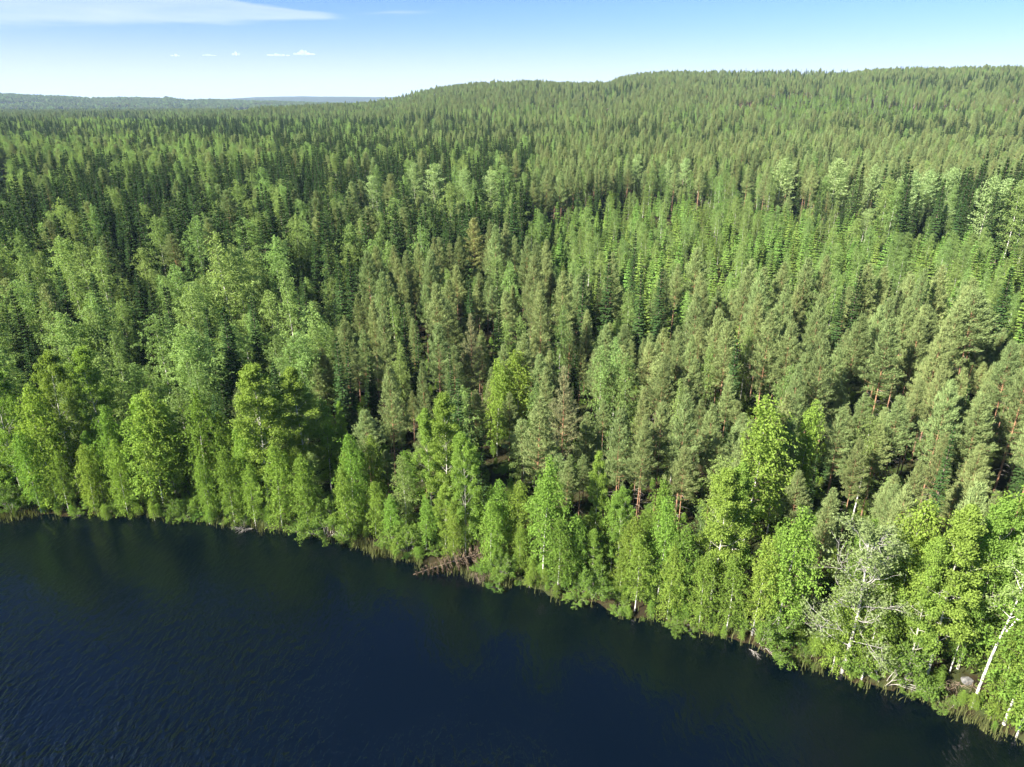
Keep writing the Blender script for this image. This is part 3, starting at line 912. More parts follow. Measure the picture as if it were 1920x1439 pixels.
# landmark trees inside the forest (kind, top x, top y, height, width, label)
INSIDE = [
    ('birch', 110, 582, 18, 1.62, 'broad pale birch crown above the clumped aspens at the picture edge'),
    ('birch', 287, 592, 19, 1.38, 'tall pale birch with a forked white stem above the round-topped aspen'),
    ('birch', 408, 432, 24, 1.62, 'tallest windblown birch with a silvery top among the spruces'),
    ('birch', 365, 408, 21, 1.50, 'round-topped pale birch beside the silvery windblown birch'),
    ('birch', 290, 404, 20, 1.32, 'upright pale birch next to the round-topped one'),
    ('birch', 553, 400, 22, 1.20, 'tall narrow pale birch at the edge of the dark spruces'),
    ('birch', 512, 440, 19, 1.44, 'pale birch between the silvery birch and the tall narrow one'),
    ('birch', 533, 500, 20, 1.20, 'greyish birch with a bare white stem above the big yellow aspens'),
    ('birch', 440, 470, 20, 1.32, 'leafy birch close beside the silvery windblown birch'),
    ('spruce', 233, 432, 16, 1.17, 'single pointed light spruce before the upright pale birch'),
    ('spruce', 415, 575, 20, 1.30, 'dark ragged spruce standing above the slender bank birch'),
    ('spruce', 247, 575, 16, 1.17, 'small dark spruce beside the tall forked pale birch'),
    ('spruce', 470, 555, 19, 1.10, 'narrow dark spruce beside the greyish birch'),
    ('spruce', 612, 430, 21, 1.17, 'tall dark spruce at the corner of the pine stand'),
    ('spruce', 632, 478, 20, 1.17, 'dark bluish spruce at the corner of the pine stand'),
    ('spruce', 755, 560, 19, 1.04, 'bright narrow spruce among the pines above the lone bank pine'),
    ('spruce', 780, 600, 17, 1.04, 'shorter spruce beside the bright narrow one'),
    ('spruce', 880, 520, 17, 1.17, 'dark spruce surrounded by grey-green pines'),
    ('spruce', 935, 568, 18, 1.17, 'regular dark spruce above the twin-stemmed bright birch'),
    ('spruce', 690, 670, 14, 1.17, 'short light spruce behind the lone bank pine'),
    ('spruce', 857, 708, 17, 1.10, 'short bright spruce behind the tallest pale-stemmed aspen'),
    ('spruce', 1095, 510, 21, 1.10, 'tall dark narrow spruce near the middle of the pine stand'),
    ('spruce', 1142, 465, 22, 1.23, 'yellowish dark spruce, tallest of the trio in the pine stand'),
    ('spruce', 1205, 500, 21, 1.17, 'dark spruce beside the yellowish tall one'),
    ('spruce', 1243, 490, 20, 1.17, 'dark spruce at the end of the trio in the pine stand'),
    ('spruce', 1192, 430, 20, 1.04, 'dark thin spruce behind the trio in the pine stand'),
    ('birch', 1052, 570, 18, .7, 'narrow pale birch with a white stem among the pines'),
    ('birch', 745, 640, 16, .8, 'bright narrow birch behind the lone bank pine'),
    ('birch', 1178, 665, 17, .8, 'grey-green narrow birch beside the front pines'),
    ('birch', 1128, 650, 17, .8, 'leafy birch behind the front pine'),
    ('spruce', 1385, 632, 18, 1.10, 'yellow-green spruce behind the big bright birch'),
    ('birch', 1328, 645, 15, .8, 'small bright birch among orange pine stems'),
    ('spruce', 1585, 530, 17, 1.30, 'dark spruce alone in the windblown pines'),
    ('spruce', 1900, 500, 20, 1.43, 'dark spruce at the picture edge beside windblown pines'),
    ('pine', 1845, 740, 17, 1.25, 'open spreading pine with pale tips behind the white aspens'),
    ('pine', 1835, 545, 20, 1.5, 'broad windblown pine, largest crown near the picture edge'),
    ('pine', 1670, 600, 20, 1.25, 'windblown pine with an orange stem before the lone dark spruce'),
    ('pine', 1610, 590, 19, 1.1, 'upright windblown pine below the lone dark spruce'),
    ('pine', 1545, 640, 19, 1.0, 'pale narrow pine standing clear of its neighbours'),
    ('pine', 1580, 765, 15, 1.0, 'soft green pine above the yellow-green birch'),
    ('pine', 1690, 745, 16, 1.0, 'soft green pine above the old willow'),
    ('pine', 1500, 885, 13, .9, 'short grey pine beside the small yellowish spruce'),
    ('pine', 885, 410, 19, 1.35, 'yellow-brown pine crown at the back of the stand'),
    ('pine', 880, 590, 17, 1.0, 'brownish half-bare pine beside the regular dark spruce'),
    ('pine', 790, 680, 15, .8, 'slim grey pine behind the pale-stemmed aspens'),
    ('pine', 1010, 745, 17, 1.1, 'greyish pine above the pointed yellow-green birch'),
    ('pine', 1055, 690, 18, 1.1, 'thin grey-brown pine beside the narrow pale birch'),
    ('pale', 695, 330, 22, 1.32, 'first tall pale aspen above the spruces, apart from the close pair'),
    ('pale', 775, 306, 25, 1.14, 'narrower of the close pair of tall pale aspens'),
    ('pale', 812, 308, 25, 1.38, 'broader of the close pair of tall pale aspens'),
    ('pale', 868, 317, 23, 1.20, 'tall pale aspen with a bare white stem showing'),
    ('pale', 920, 320, 23, 1.38, 'dense oval pale aspen at the end of the row'),
    ('pine', 967, 285, 26, 1.0, 'tall pine with a bare orange stem beside the aspen row'),
    ('pale', 1195, 290, 24, 0.96, 'slim pale aspen on the far side of the young thicket'),
    ('pale', 1253, 300, 22, 0.72, 'slimmest pale aspen in the spruces behind the young thicket'),
    ('pale', 1285, 298, 23, 0.90, 'pale aspen beside the slimmest one behind the young thicket'),
    ('pale', 1470, 297, 27, 1.50, 'big isolated aspen with a white stem at the back of the thicket'),
    ('pale', 1573, 299, 28, 1.44, 'second big aspen with a white stem behind the thicket'),
    ('pale', 1640, 308, 27, 1.02, 'narrow aspen with a leaning white stem before the dark spruces'),
    ('pale', 1745, 318, 26, 1.08, 'pale aspen standing among the tall dark spruces'),
    ('birch', 1790, 345, 22, .8, 'white-stemmed birch in front of the tall dark spruces'),
    ('willow', 1150, 358, 8, 1.6, 'grey-green rounded willow at the far edge of the thicket'),
    ('willow', 1360, 372, 7, 1.3, 'small silvery willow near the big isolated aspen'),
]
BROWN = make_pine(190, 20, .3, 2.5, .5, .62, 'brown_pine')
YELLOW = make_pine(191, 20, .36, 2.8, .5, 1.0, 'yellow_pine')
for k, tx, ty, h, w, lab in INSIDE:
    pr_ = BROWN if 'brownish' in lab or 'grey-brown' in lab else (YELLOW if 'yellow-brown' in lab else None)
    by_top(k, tx, ty, h * (.8 if h >= 22 and ty < 350 else 1), w, lab, proto=pr_)
N_HAND = len(TREES)


# ---- random fill by stand
def poly_y(px, pts):
    return np.interp(px, [p[0] for p in pts], [p[1] for p in pts])


PINE_TOP = [(560, 560), (620, 525), (700, 475), (800, 450), (900, 432), (1000, 445), (1100, 475), (1200, 490), (1400, 500), (1600, 508), (1760, 520), (1920, 545)]
THICK_TOP = [(980, 400), (1080, 372), (1200, 352), (1450, 372), (1600, 400), (1700, 420), (1920, 440)]
DARK_TOP = [(1480, 330), (1600, 312), (1920, 300)]


def pick(items):
    u = rng.random(); acc = 0
    for k, p in items:
        acc += p
        if u <= acc: return k
    return items[-1][0]


def vnoise(x, y, s, ph=0.0):
    return math.sin(x / s + ph) * math.cos(y / s * 1.1 + ph * 2) + .5 * math.sin(x / s * 2.3 + y / s * 1.7 + ph)


STANDS = {}


def stand(px, py, py9, py22, s, r, x, y):
    """(kind, height, width, stand name) for a tree whose top would show at pixel (px,py)."""
    u = rng.random
    if s < 7:
        k = pick([('bank', .66), ('birch', .16), ('willow', .06), ('aspen', .12)])
        return k, {'bank': 8 + 6 * u(), 'birch': 9 + 5 * u(), 'willow': 4.5 + 2.5 * u(), 'aspen': 10 + 4 * u()}[k], .8 + .25 * u(), 'shore'
    pb = 640 - 60 * sm((900 - py) / 300) + 110 * sm((600 - py) / 150)
    pt = poly_y(px, PINE_TOP)
    if px > pb and py > pt:
        k = pick([('pine', .84), ('spruce', .08), ('birch', .08)])
        return k, {'pine': 12.5 + 8 * u(), 'spruce': 11 + 9 * u(), 'birch': 12 + 6 * u()}[k], .8 + .32 * u(), 'pine stand'
    if px > 980 and py9 > poly_y(px, THICK_TOP):
        if u() < .08 + .15 * max(0, vnoise(x, y, 11, 5)): return None
        n = vnoise(x, y, 17, 6)
        k = pick([('young', .66 - .2 * n), ('birch', .4)])
        return k, {'young': 4 + 7 * u(), 'birch': 6 + 6 * u(), 'pine': 12 + 4 * u()}[k], .95 + .5 * u(), 'young thicket'
    if px > 1560 and py22 > poly_y(px, DARK_TOP):
        k = pick([('spruce', .80), ('birch', .12), ('pale', .08)])
        return k, {'spruce': 19 + 7 * u(), 'birch': 18 + 5 * u(), 'pale': 20 + 4 * u()}[k], 1.2, 'dark spruce stand'
    if py > 455 and px <= pb + 60:
        n = vnoise(x, y, 14)
        k = pick([('birch', .52 + .2 * n), ('spruce', .42 - .2 * n), ('pine', .08)])
        return k, {'birch': 14 + 6 * u(), 'spruce': 12 + 8 * u(), 'pine': 15 + 4 * u()}[k], 1.25 + .3 * u(), 'mixed wood'
    if px < 1000 and py > 262:
        n = vnoise(x, y, 30, 1)
        if px < 520 and py < 300: k = pick([('birch', .5), ('spruce', .3), ('pine', .2)])
        else: k = pick([('spruce', .80 - .12 * n), ('birch', .15 + .1 * n), ('pine', .05)])
        return k, {'birch': 15 + 6 * u(), 'spruce': 16 + 7 * u(), 'pine': 17 + 4 * u()}[k], 1.25 + .3 * u(), 'spruce forest'
    if px < 760 and py > 222:
        n = vnoise(x, y, 60, 2)
        d = .78 if 240 < px < 730 and py < 250 else .36
        k = pick([('spruce', d - .25 * n), ('birch', (1 - d) * .6 + .25 * n), ('pine', .4)])
        return k, {'birch': 14 + 6 * u(), 'spruce': 16 + 6 * u(), 'pine': 15 + 4 * u()}[k], 1.2 + .3 * u(), 'far'
    if r > 520:
        # forestry compartments: each stretch of the slope was planted or thinned at its own time
        ca, sa = .82, .57
        wx = 26 * math.sin(y / 83.0) + 14 * math.sin(x / 41.0 + y / 57.0)
        ci = math.floor((x * ca + y * sa + wx) / 125.0); cj = math.floor((-x * sa + y * ca + wx) / 175.0)
        q = (math.sin(ci * 127.1 + cj * 311.7) * 43758.5453) % 1.0
        n = .4 * vnoise(x, y, 40, 3)
        if q < .48: mixw, hf, gap = [('pine', .72 - .1 * n), ('birch', .16 + .1 * n), ('spruce', .12)], 1.0, .02
        elif q < .64: mixw, hf, gap = [('birch', .45 + .1 * n), ('pine', .38), ('spruce', .2)], .95, .05
        elif q < .78: mixw, hf, gap = [('spruce', .52), ('pine', .33), ('birch', .15)], 1.1, .02
        elif q < .87: mixw, hf, gap = [('young', .62), ('birch', .38)], .62, .08
        else: mixw, hf, gap = [('pine', .85), ('birch', .15)], 1.0, .38
        if u() < gap: return None
        k = pick(mixw)
        return k, hf * {'pine': 10 + 7 * u() + 4 * u() ** 6, 'birch': 10 + 6 * u(), 'spruce': 11 + 8 * u(), 'young': 9 + 6 * u()}[k] * (1.0 if r < 800 else .86), 1.15 + .45 * u(), 'far'
    n = vnoise(x, y, 28, 4)
    k = pick([('pine', .46), ('birch', .26 + .1 * n), ('spruce', .28)])
    return k, {'pine': 15 + 5 * u(), 'birch': 13 + 5 * u(), 'spruce': 14 + 6 * u()}[k], 1.05, 'hill foot'


FILL = []
hand_xy = np.array([(t['x'], t['y']) for t in TREES])
ex, ey = on_plane(-14, 318, 10.0)          # clearing at the picture edge
RECTS = []
for t in TREES:
    if (t['kind'] == 'willow' and t['h'] < 9) or (t['kind'] == 'bank' and t['h'] < 10): continue
    pr_ = t['proto'] or PROTO[t['kind']][t['variant']]
    px_, ptop, f_ = project(t['x'], t['y'], t['z'] + t['h'])
    _, pbase, _ = project(t['x'], t['y'], t['z'])
    RECTS.append((px_, ptop + .6 * (pbase - ptop), FOC * 2.2 * t['h'] / 18 * t['wide'] / f_, f_, ptop))
RECTS.append((-6, 338, 22, project(ex, ey, 10)[2], 280))
RECTS = np.array(RECTS)
hand_r = np.array([1.3 if (t['kind'] == 'willow' and t['h'] < 9) or (t['kind'] == 'bank' and t['h'] < 10) else 2.3 for t in TREES])
def fill_ring(r0, r1, sp, az0, az1, cond=None):
    n0 = int(r1 / sp) + 2
    gx, gy = np.meshgrid(np.arange(-n0, n0 + 1), np.arange(-n0, n0 + 1), indexing='ij')
    X = (gx + rng.uniform(-.42, .42, gx.shape)) * sp
    Y = (gy + .5 * (gx % 2) + rng.uniform(-.42, .42, gx.shape)) * sp
    R = np.hypot(X, Y); A = np.degrees(np.arctan2(X, Y))
    ok = (R >= r0) & (R < r1) & (A > az0) & (A < az1)
    X, Y, R, A = X[ok], Y[ok], R[ok], A[ok]
    S = shore_dist(X, Y)
    Z = ground(X, Y)
    zc = np.interp(A, RAZ, RZ)
    ok = (S > (1.6 if cond else 7.0 if r1 < 300 else 1.6)) & (S < (cond or 1e9)) & ~((R > R_CREST + 120) & (zc > 24) & (R < 3200))
    ok &= ((X - ex + 30) ** 2 / 62 ** 2 + (Y - ey + 12) ** 2 / 56 ** 2) > 1
    for x, y, z, r, s in zip(X[ok], Y[ok], Z[ok], R[ok], S[ok]):
        if r > 260 and rng.random() < .10 + .16 * max(0, vnoise(x, y, 38, 7)): continue      # gaps in the canopy
        if r < 420 and np.any((hand_xy[:, 0] - x) ** 2 + (hand_xy[:, 1] - y) ** 2 < hand_r ** 2): continue
        px, py, f = project(x, y, z + 17)
        got = stand(px, py, project(x, y, z + 9)[1], project(x, y, z + 22)[1], s, r, x, y)
        if got is None: continue
        k, h, w, st = got
        if r < 260 and rng.random() < {'mixed wood': .3, 'spruce forest': .3, 'pine stand': .14}.get(st, 0): continue
        if r < 330 or (px < 40 and r < 480):
            # trees in front of a landmark tree stay low enough to leave its crown in view
            hs_ = np.array((1.0, .8, .64, .5, .38, .0)) * h
            for hh in hs_:
                if hh == 0: break
                pxx, pyy, ff = project(x, y, z + hh)
                hw = FOC * 1.6 * w * hh / 18 / ff
                if not np.any((np.abs(RECTS[:, 0] - pxx) < RECTS[:, 2] * .75 + hw * .6) & (pyy < RECTS[:, 1]) & (ff < RECTS[:, 3] - .5) & (ff > RECTS[:, 3] - np.where(RECTS[:, 0] < 0, 400, 90))): break
            if hh == 0: continue
            w = w * min(1.35, (h / hh) ** .5); h = hh
        FILL.append((k, x, y, z, h, w, st, r))


fill_ring(40, 130, 2.7, -52, 50, 7.0)
fill_ring(40, 260, 4.0, -52, 50)
fill_ring(260, 620, 5.2, -44, 42)
fill_ring(620, 1100, 6.2, -41, 40)
fill_ring(1100, 1640, 6.8, -41, 40)
fill_ring(1640, 2800, 8.5, -40, 3)
fill_ring(3300, 4750, 17.0, -40, -6)
print('fill', len(FILL))

# the largest 300 of each kind stay individuals, the rest becomes one mass
LIMIT = {'pale': 100, 'bank': 170, 'pine': 290, 'spruce': 270, 'young': 200, 'birch': 190, 'aspen': 250, 'willow': 250}
have = {k: sum(1 for t in TREES if t['kind'] == k) for k in LIMIT}
cand = {k: [] for k in LIMIT}
for i, (k, x, y, z, h, w, st, r) in enumerate(FILL):
    px, py, f = project(x, y, z + h * .85)
    if -10 < px < 1930 and 60 < py < 1439:
        cand[k].append((-h / f, i))
single = set()
for k in LIMIT:
    cand[k].sort()
    single |= {i for _, i in cand[k][:max(0, LIMIT[k] - have[k])]}
MASS = []
for i, (k, x, y, z, h, w, st, r) in enumerate(FILL):
    if i in single:
        t = add(k, x, y, h, w, z=z); t['stand'] = st
    else:
        MASS.append((k, x, y, z, h, w * (1.0 if r < 1640 else (1.4 if r < 3000 else 3.0)), r))

STAND_WORDS = {
    'shore': 'in the leafy belt behind the waterline',
    'pine stand': 'inside the grey-green pine stand behind the bank',
    'young thicket': 'in the bright young thicket behind the pine stand',
    'dark spruce stand': 'in the tall dark stand beyond the thicket',
    'mixed wood': 'in the mixed wood behind the bright bank aspens',
    'spruce forest': 'in the dark spruce forest around the pale aspen row',
    'far': 'on the distant wooded slope',
    'hill foot': 'at the foot of the wooded hill',
}
KIND_WORDS = {'pale': 'pale green aspen', 'bank': 'low-branched lime-green birch', 'pine': 'grey-green pine with an orange stem', 'spruce': 'dark green pointed spruce', 'young': 'bright green young spruce',
              'birch': 'light green leafy birch', 'aspen': 'yellow-green aspen', 'willow': 'low rounded willow bush'}
# the foremost trees of the stands are told apart by the landmark they stand next to
LANDMARKS = {1578: 'the bare-limbed old willow', 1822: 'the forked white birch', 1018: 'the pointed yellow-green birch', 1392: 'the big bright birch above the bank',
             505: 'the two big yellow aspens', 742: 'the lone bank pine', 408: 'the silvery windblown birch', 1585: 'the lone dark spruce in the windblown pines',
             1142: 'the dark spruce trio in the pines', 935: 'the regular dark spruce in the pines', 287: 'the tall pale forked birch', 395: 'the slender bank birch',
             1052: 'the narrow pale birch in the pines', 1835: 'the broad windblown pine', 1845: 'the open spreading pine', 968: 'the twin-stemmed bright birch',
             812: 'the close pair of tall aspens', 1470: 'the big isolated thicket aspen', 1573: 'the second big thicket aspen', 838: 'the pale-stemmed aspens above the brushwood',
             110: 'the broad pale birch at the edge', 612: 'the tall spruce at the pine stand corner', 415: 'the dark ragged spruce', 885: 'the yellow-topped pine',
             1385: 'the yellow-green spruce', 1330: 'the pale grey-stemmed aspen', 1195: 'the slim aspen beyond the thicket', 365: 'the round-topped pale birch',
             755: 'the bright narrow spruce', 1545: 'the pale narrow pine', 967: 'the tall bare-stemmed pine', 920: 'the dense oval aspen', 1900: 'the dark spruce at the edge'}
ORD = ['nearest', 'second', 'third', 'fourth', 'fifth', 'sixth', 'seventh', 'eighth']
SHORT = {'pale': 'pale aspen', 'bank': 'lime-green birch', 'pine': 'grey-green pine', 'spruce': 'pointed spruce', 'young': 'young spruce', 'birch': 'leafy birch', 'aspen': 'yellow-green aspen', 'willow': 'willow bush'}
marks = []
hand_px = [b[1] for b in BANK] + [1578, 1822] + [b[0] for b in BUSH] + [b[1] for b in INSIDE]
for t, hp in zip(TREES, hand_px):
    if hp in LANDMARKS and t['h'] > 7 and LANDMARKS[hp] not in [m[0] for m in marks]: marks.append((LANDMARKS[hp], t['x'], t['y']))
rel = {}
for t in TREES:
    if 'stand' not in t or math.hypot(t['x'], t['y']) > 330: continue
    nm, mx_, my_ = min(marks, key=lambda m: (m[1] - t['x']) ** 2 + (m[2] - t['y']) ** 2)
    az0, az1 = math.atan2(mx_, my_), math.atan2(t['x'], t['y'])
    side = (az1 - az0) * math.hypot(mx_, my_); depth = math.hypot(t['x'], t['y']) - math.hypot(mx_, my_)
    w = ('behind' if depth > 0 else 'in front of') if abs(depth) > abs(side) else ('to the left of' if side < 0 else 'to the right of')
    rel.setdefault((t['kind'], nm, w), []).append((math.hypot(side, depth), t))
for (k, nm, w), lst in rel.items():
    lst.sort(key=lambda q: q[0])
    for n_, (_, t) in enumerate(lst[:len(ORD)]):
        t['label'] = '%s %s %s %s' % (ORD[n_], SHORT[k], w, nm)
SRC = {}
for t in TREES:
    pr = t['proto'] or PROTO[t['kind']][t['variant']]
    sc_ = t['h'] / pr[2]
    wd = sc_ * t['wide']
    if 'stand' in t:
        t['label'] = t['label'] or KIND_WORDS[t['kind']] + ' ' + STAND_WORDS[t['stand']]
        t['group'] = {'pine': 'pines', 'spruce': 'spruces', 'young': 'young spruces', 'birch': 'birches', 'bank': 'bank birches', 'aspen': 'aspens', 'pale': 'pale aspens', 'willow': 'willow bushes'}[t['kind']] + ' ' + STAND_WORDS[t['stand']]
    e, a, b = put_tree(t['name'] or NAMES[t['kind']], pr, t['x'], t['y'], t['z'] - .05, (wd, wd, sc_), t['rot'], t['tilt'])
    tag(e, t['label'], t['cat'] or CATS[t['kind']], t['group'])
    if t['proto'] is None: SRC.setdefault((t['kind'], t['variant']), (a, b))
print('individual trees', len(TREES), 'mass', len(MASS), {k: sum(1 for t in TREES if t['kind'] == k) for k in LIMIT})


# ------------------------------------------------------------------ masses: instances of the very same tree meshes
def instancer(name, pts, scl, rot, idx, sources):
    """One object; every vertex carries which source mesh stands there, its turn and its size."""
    me = bpy.data.meshes.new(name)
    me.vertices.add(len(pts)); me.vertices.foreach_set('co', np.asarray(pts, np.float32).ravel())
    a = me.attributes.new('size', 'FLOAT_VECTOR', 'POINT'); a.data.foreach_set('vector', np.asarray(scl, np.float32).ravel())
    a = me.attributes.new('turn', 'FLOAT_VECTOR', 'POINT'); a.data.foreach_set('vector', np.asarray(rot, np.float32).ravel())
    a = me.attributes.new('which', 'INT', 'POINT'); a.data.foreach_set('value', np.asarray(idx, np.int32))
    o = bpy.data.objects.new(name, me); C.objects.link(o)
    ng = bpy.data.node_groups.new(name, 'GeometryNodeTree')
    ng.interface.new_socket('Geometry', in_out='INPUT', socket_type='NodeSocketGeometry')
    ng.interface.new_socket('Geometry', in_out='OUTPUT', socket_type='NodeSocketGeometry')
    N = ng.nodes.new; L = ng.links.new
    gi, go = N('NodeGroupInput'), N('NodeGroupOutput')
    join = N('GeometryNodeJoinGeometry')

    def attr(nm, dt):
        n = N('GeometryNodeInputNamedAttribute'); n.data_type = dt; n.inputs['Name'].default_value = nm
        return [s for s in n.outputs if s.enabled and s.name == 'Attribute'][0]
    size, turn, which = attr('size', 'FLOAT_VECTOR'), attr('turn', 'FLOAT_VECTOR'), attr('which', 'INT')
    for k, obs in enumerate(sources):
        j = N('GeometryNodeJoinGeometry')
        for ob in obs:
            oi = N('GeometryNodeObjectInfo'); oi.transform_space = 'ORIGINAL'
            oi.inputs['Object'].default_value = ob; oi.inputs['As Instance'].default_value = False
            L(oi.outputs['Geometry'], j.inputs[0])
        cmp_ = N('FunctionNodeCompare'); cmp_.data_type = 'INT'; cmp_.operation = 'EQUAL'
        ins = [s for s in cmp_.inputs if s.enabled]
        L(which, ins[0]); ins[1].default_value = k
        ip = N('GeometryNodeInstanceOnPoints')
        L(gi.outputs[0], ip.inputs['Points']); L(cmp_.outputs[0], ip.inputs['Selection'])
        L(j.outputs[0], ip.inputs['Instance'])
        er = N('FunctionNodeEulerToRotation'); L(turn, er.inputs[0]); L(er.outputs[0], ip.inputs['Rotation'])
        L(size, ip.inputs['Scale'])
        L(ip.outputs[0], join.inputs[0])
    L(join.outputs[0], go.inputs[0])
    md = o.modifiers.new('trees', 'NODES'); md.node_group = ng
    return o


keys = sorted(SRC)
kidx = {k: i for i, k in enumerate(keys)}
pts, scl, rot, idx = [], [], [], []
for k, x, y, z, h, w, r in MASS:
    vs = [v for (kk, v) in keys if kk == k]
    v = vs[int(rng.integers(0, len(vs)))]
    s = h / PROTO[k][v][2]
    pts.append((x, y, z - .05)); scl.append((s * w, s * w, s)); idx.append(kidx[(k, v)])
    rot.append((0, 0, float(rng.uniform(0, 6.283)) if k in ('spruce', 'young', 'willow') else float(rng.uniform(-.7, .7))))
o = instancer('distant_forest', pts, scl, rot, idx, [SRC[k] for k in keys])
tag(o, 'dense mixed forest of pine, spruce and birch covering the plain and the hill', 'forest', kind='stuff')




# ------------------------------------------------------------------ undergrowth and reeds
def build_undergrowth():
    vs = [k for k in keys if k[0] in ('willow', 'bank')]
    pts, scl, rot, idx = [], [], [], []
    for sp, r1, smax in ((1.05, 140, 4), (1.7, 140, 9), (2.6, 150, 70)):
        n0 = int(r1 / sp)
        gx, gy = np.meshgrid(np.arange(-n0, n0), np.arange(0, n0 + 1), indexing='ij')
        X = ((gx + rng.uniform(-.5, .5, gx.shape)) * sp).ravel(); Y = ((gy + rng.uniform(-.5, .5, gx.shape)) * sp).ravel()
        S = shore_dist(X, Y); A = np.degrees(np.arctan2(X, Y))
        ok = (S > -.55) & (S < smax) & (np.abs(A) < 50) & (np.hypot(X, Y) < r1)
        if smax > 4: ok &= (S > (8 if smax > 10 else 4))
        X, Y, S = X[ok], Y[ok], S[ok]; Z = ground(X, Y)
        for x, y, z, sd_ in zip(X, Y, Z, S):
            if (x - brush[0]) ** 2 + (y - brush[1]) ** 2 < 2.6 ** 2: continue
            if (x - rock_xy[0]) ** 2 + (y - rock_xy[1]) ** 2 < 2.0 ** 2: continue
            if sd_ < .3 and rng.random() < .45: continue
            h = rng.uniform(.4, 1.7) if sd_ < .6 else rng.uniform(.5, 1.8)
            kk_ = int(rng.integers(0, len(vs)))
            if vs[kk_][0] == 'bank': h *= 1.5
            s_ = h / PROTO[vs[kk_][0]][0][2]
            pts.append((x, y, max(z, 0) - .05)); scl.append((s_ * 1.5, s_ * 1.5, s_)); rot.append((0, 0, rng.uniform(0, 6.28)))
            idx.append(kk_)
    o = instancer('undergrowth', pts, scl, rot, idx, [SRC[k] for k in vs])
    tag(o, 'low green undergrowth of shrubs covering the bank and the forest floor', 'undergrowth', kind='stuff')


def build_reeds():
    mb = MB()
    for px0, px1, n in ((0, 70, 220), (420, 500, 180), (640, 790, 900), (1470, 1540, 260), (840, 960, 200), (0, 1920, 700), (1700, 1850, 260)):
        for i in range(n):
            px = rng.uniform(px0, px1)
            x, y = on_plane(px, float(np.interp(px, [p[0] for p in SHORE_PX], [p[1] for p in SHORE_PX])))
            y = float(shore_y(x)) + rng.normal(-.35, .45)
            h = rng.uniform(.6, 1.5); a = rng.uniform(0, 6.28); w = rng.uniform(.02, .045); b = rng.uniform(.1, .5)
            d = np.array((math.cos(a), math.sin(a), 0)); sd_ = np.array((-d[1], d[0], 0))
            p0 = np.array((x, y, max(gz(x, y), -.3) - .05)); p1 = p0 + (0, 0, h * .6) + d * b * .25; p2 = p0 + (0, 0, h) + d * b
            mb.add([p0 - sd_ * w, p0 + sd_ * w, p1 + sd_ * w * .8, p1 - sd_ * w * .8, p1 - sd_ * w * .8, p1 + sd_ * w * .8, p2 + sd_ * .004, p2 - sd_ * .004],
                   [(0, 1, 2, 3), (4, 5, 6, 7)], 0, [rng.random()] * 2)
    o = bpy.data.objects.new('reeds', mb.mesh('reeds', [M['reed']])); C.objects.link(o)
    tag(o, 'thin pale reeds and grass along the waterline', 'reeds', kind='stuff')


# ------------------------------------------------------------------ things on the bank
M['dead_twig'] = bark_mat('dead_twigs', (0.15, 0.115, 0.085), (0.25, 0.20, 0.15), (5, 5, 4))


def build_fallen_tree():
    """Dry brown spruce top that has toppled over the water."""
    keep = M['spruce_bark']; M['spruce_bark'] = M['dead_twig']
    tm, cm, h = make_spruce(901, 7.5, 1.75, 'dead', .06, 1.3, .10, .3)
    M['spruce_bark'] = keep
    bx, by = ray_ground(915, 1050); tx, ty = on_plane(775, 1078, .1)
    b = Vector((bx, by, gz(bx, by) + 1.2)); t = Vector((tx, ty, 0.15))
    e = bpy.data.objects.new('fallen_tree', None); C.objects.link(e)
    e.location = b
    e.rotation_euler = (t - b).to_track_quat('Z', 'Y').to_euler()
    k = (t - b).length / h
    e.scale = (k, k, k)
    for nm, me in (('trunk', tm), ('branches', cm)):
        o = bpy.data.objects.new(nm, me); o.parent = e; C.objects.link(o)
    tag(e, 'toppled dry brown spruce hanging from the bank over the black water', 'fallen tree')
    return (b.x * .5 + t.x * .5, b.y * .5 + t.y * .5)


brush = build_fallen_tree()


def build_branches(name, px, py, L, n, mat, label, cat, seed, up=.35, rad=.035, lev=2, flat=False):
    r = np.random.default_rng(seed)
    x, y = on_plane(px, py, .1)
    mb = MB(); tips = []
    for i in range(n):
        a = r.uniform(-2.9, -.2)
        grow(mb, tips, r, np.array((r.normal(0, .5) * (2.2 if flat else .4), r.normal(0, .15), 0)), np.array((math.cos(a), math.sin(a), up * r.uniform(.3, 1.6))), L * r.uniform(.5, 1), rad, 0, lev, -.12, .7, (3, 5), 0)
    o = bpy.data.objects.new(name, mb.mesh(name, [mat], True)); C.objects.link(o)
    o.location = (x, y, max(gz(x, y), .05))
    tag(o, label, cat)


build_branches('dry_brushwood', 915, 1078, 1.1, 26, M['dead_twig'], 'tangle of dry brown twigs and roots on the bare bank beside the toppled spruce', 'brushwood', 5, .3, .025, 2, True)
build_branches('fallen_branch', 1402, 1216, .8, 4, M['grey_bark'], 'bare pale branch dipping into the water before the leafy birch', 'branch', 6, .25, .018)
build_branches('fallen_branch', 468, 990, 1.6, 4, M['grey_bark'], 'crooked grey branch reaching over the water below the big yellow aspens', 'branch', 8, .3, .035)
build_branches('fallen_branch', 1780, 1290, 1.3, 9, M['dead_twig'], 'heap of brown dead branches beside the grey boulder', 'branch', 9, .4, .03, 2, True)


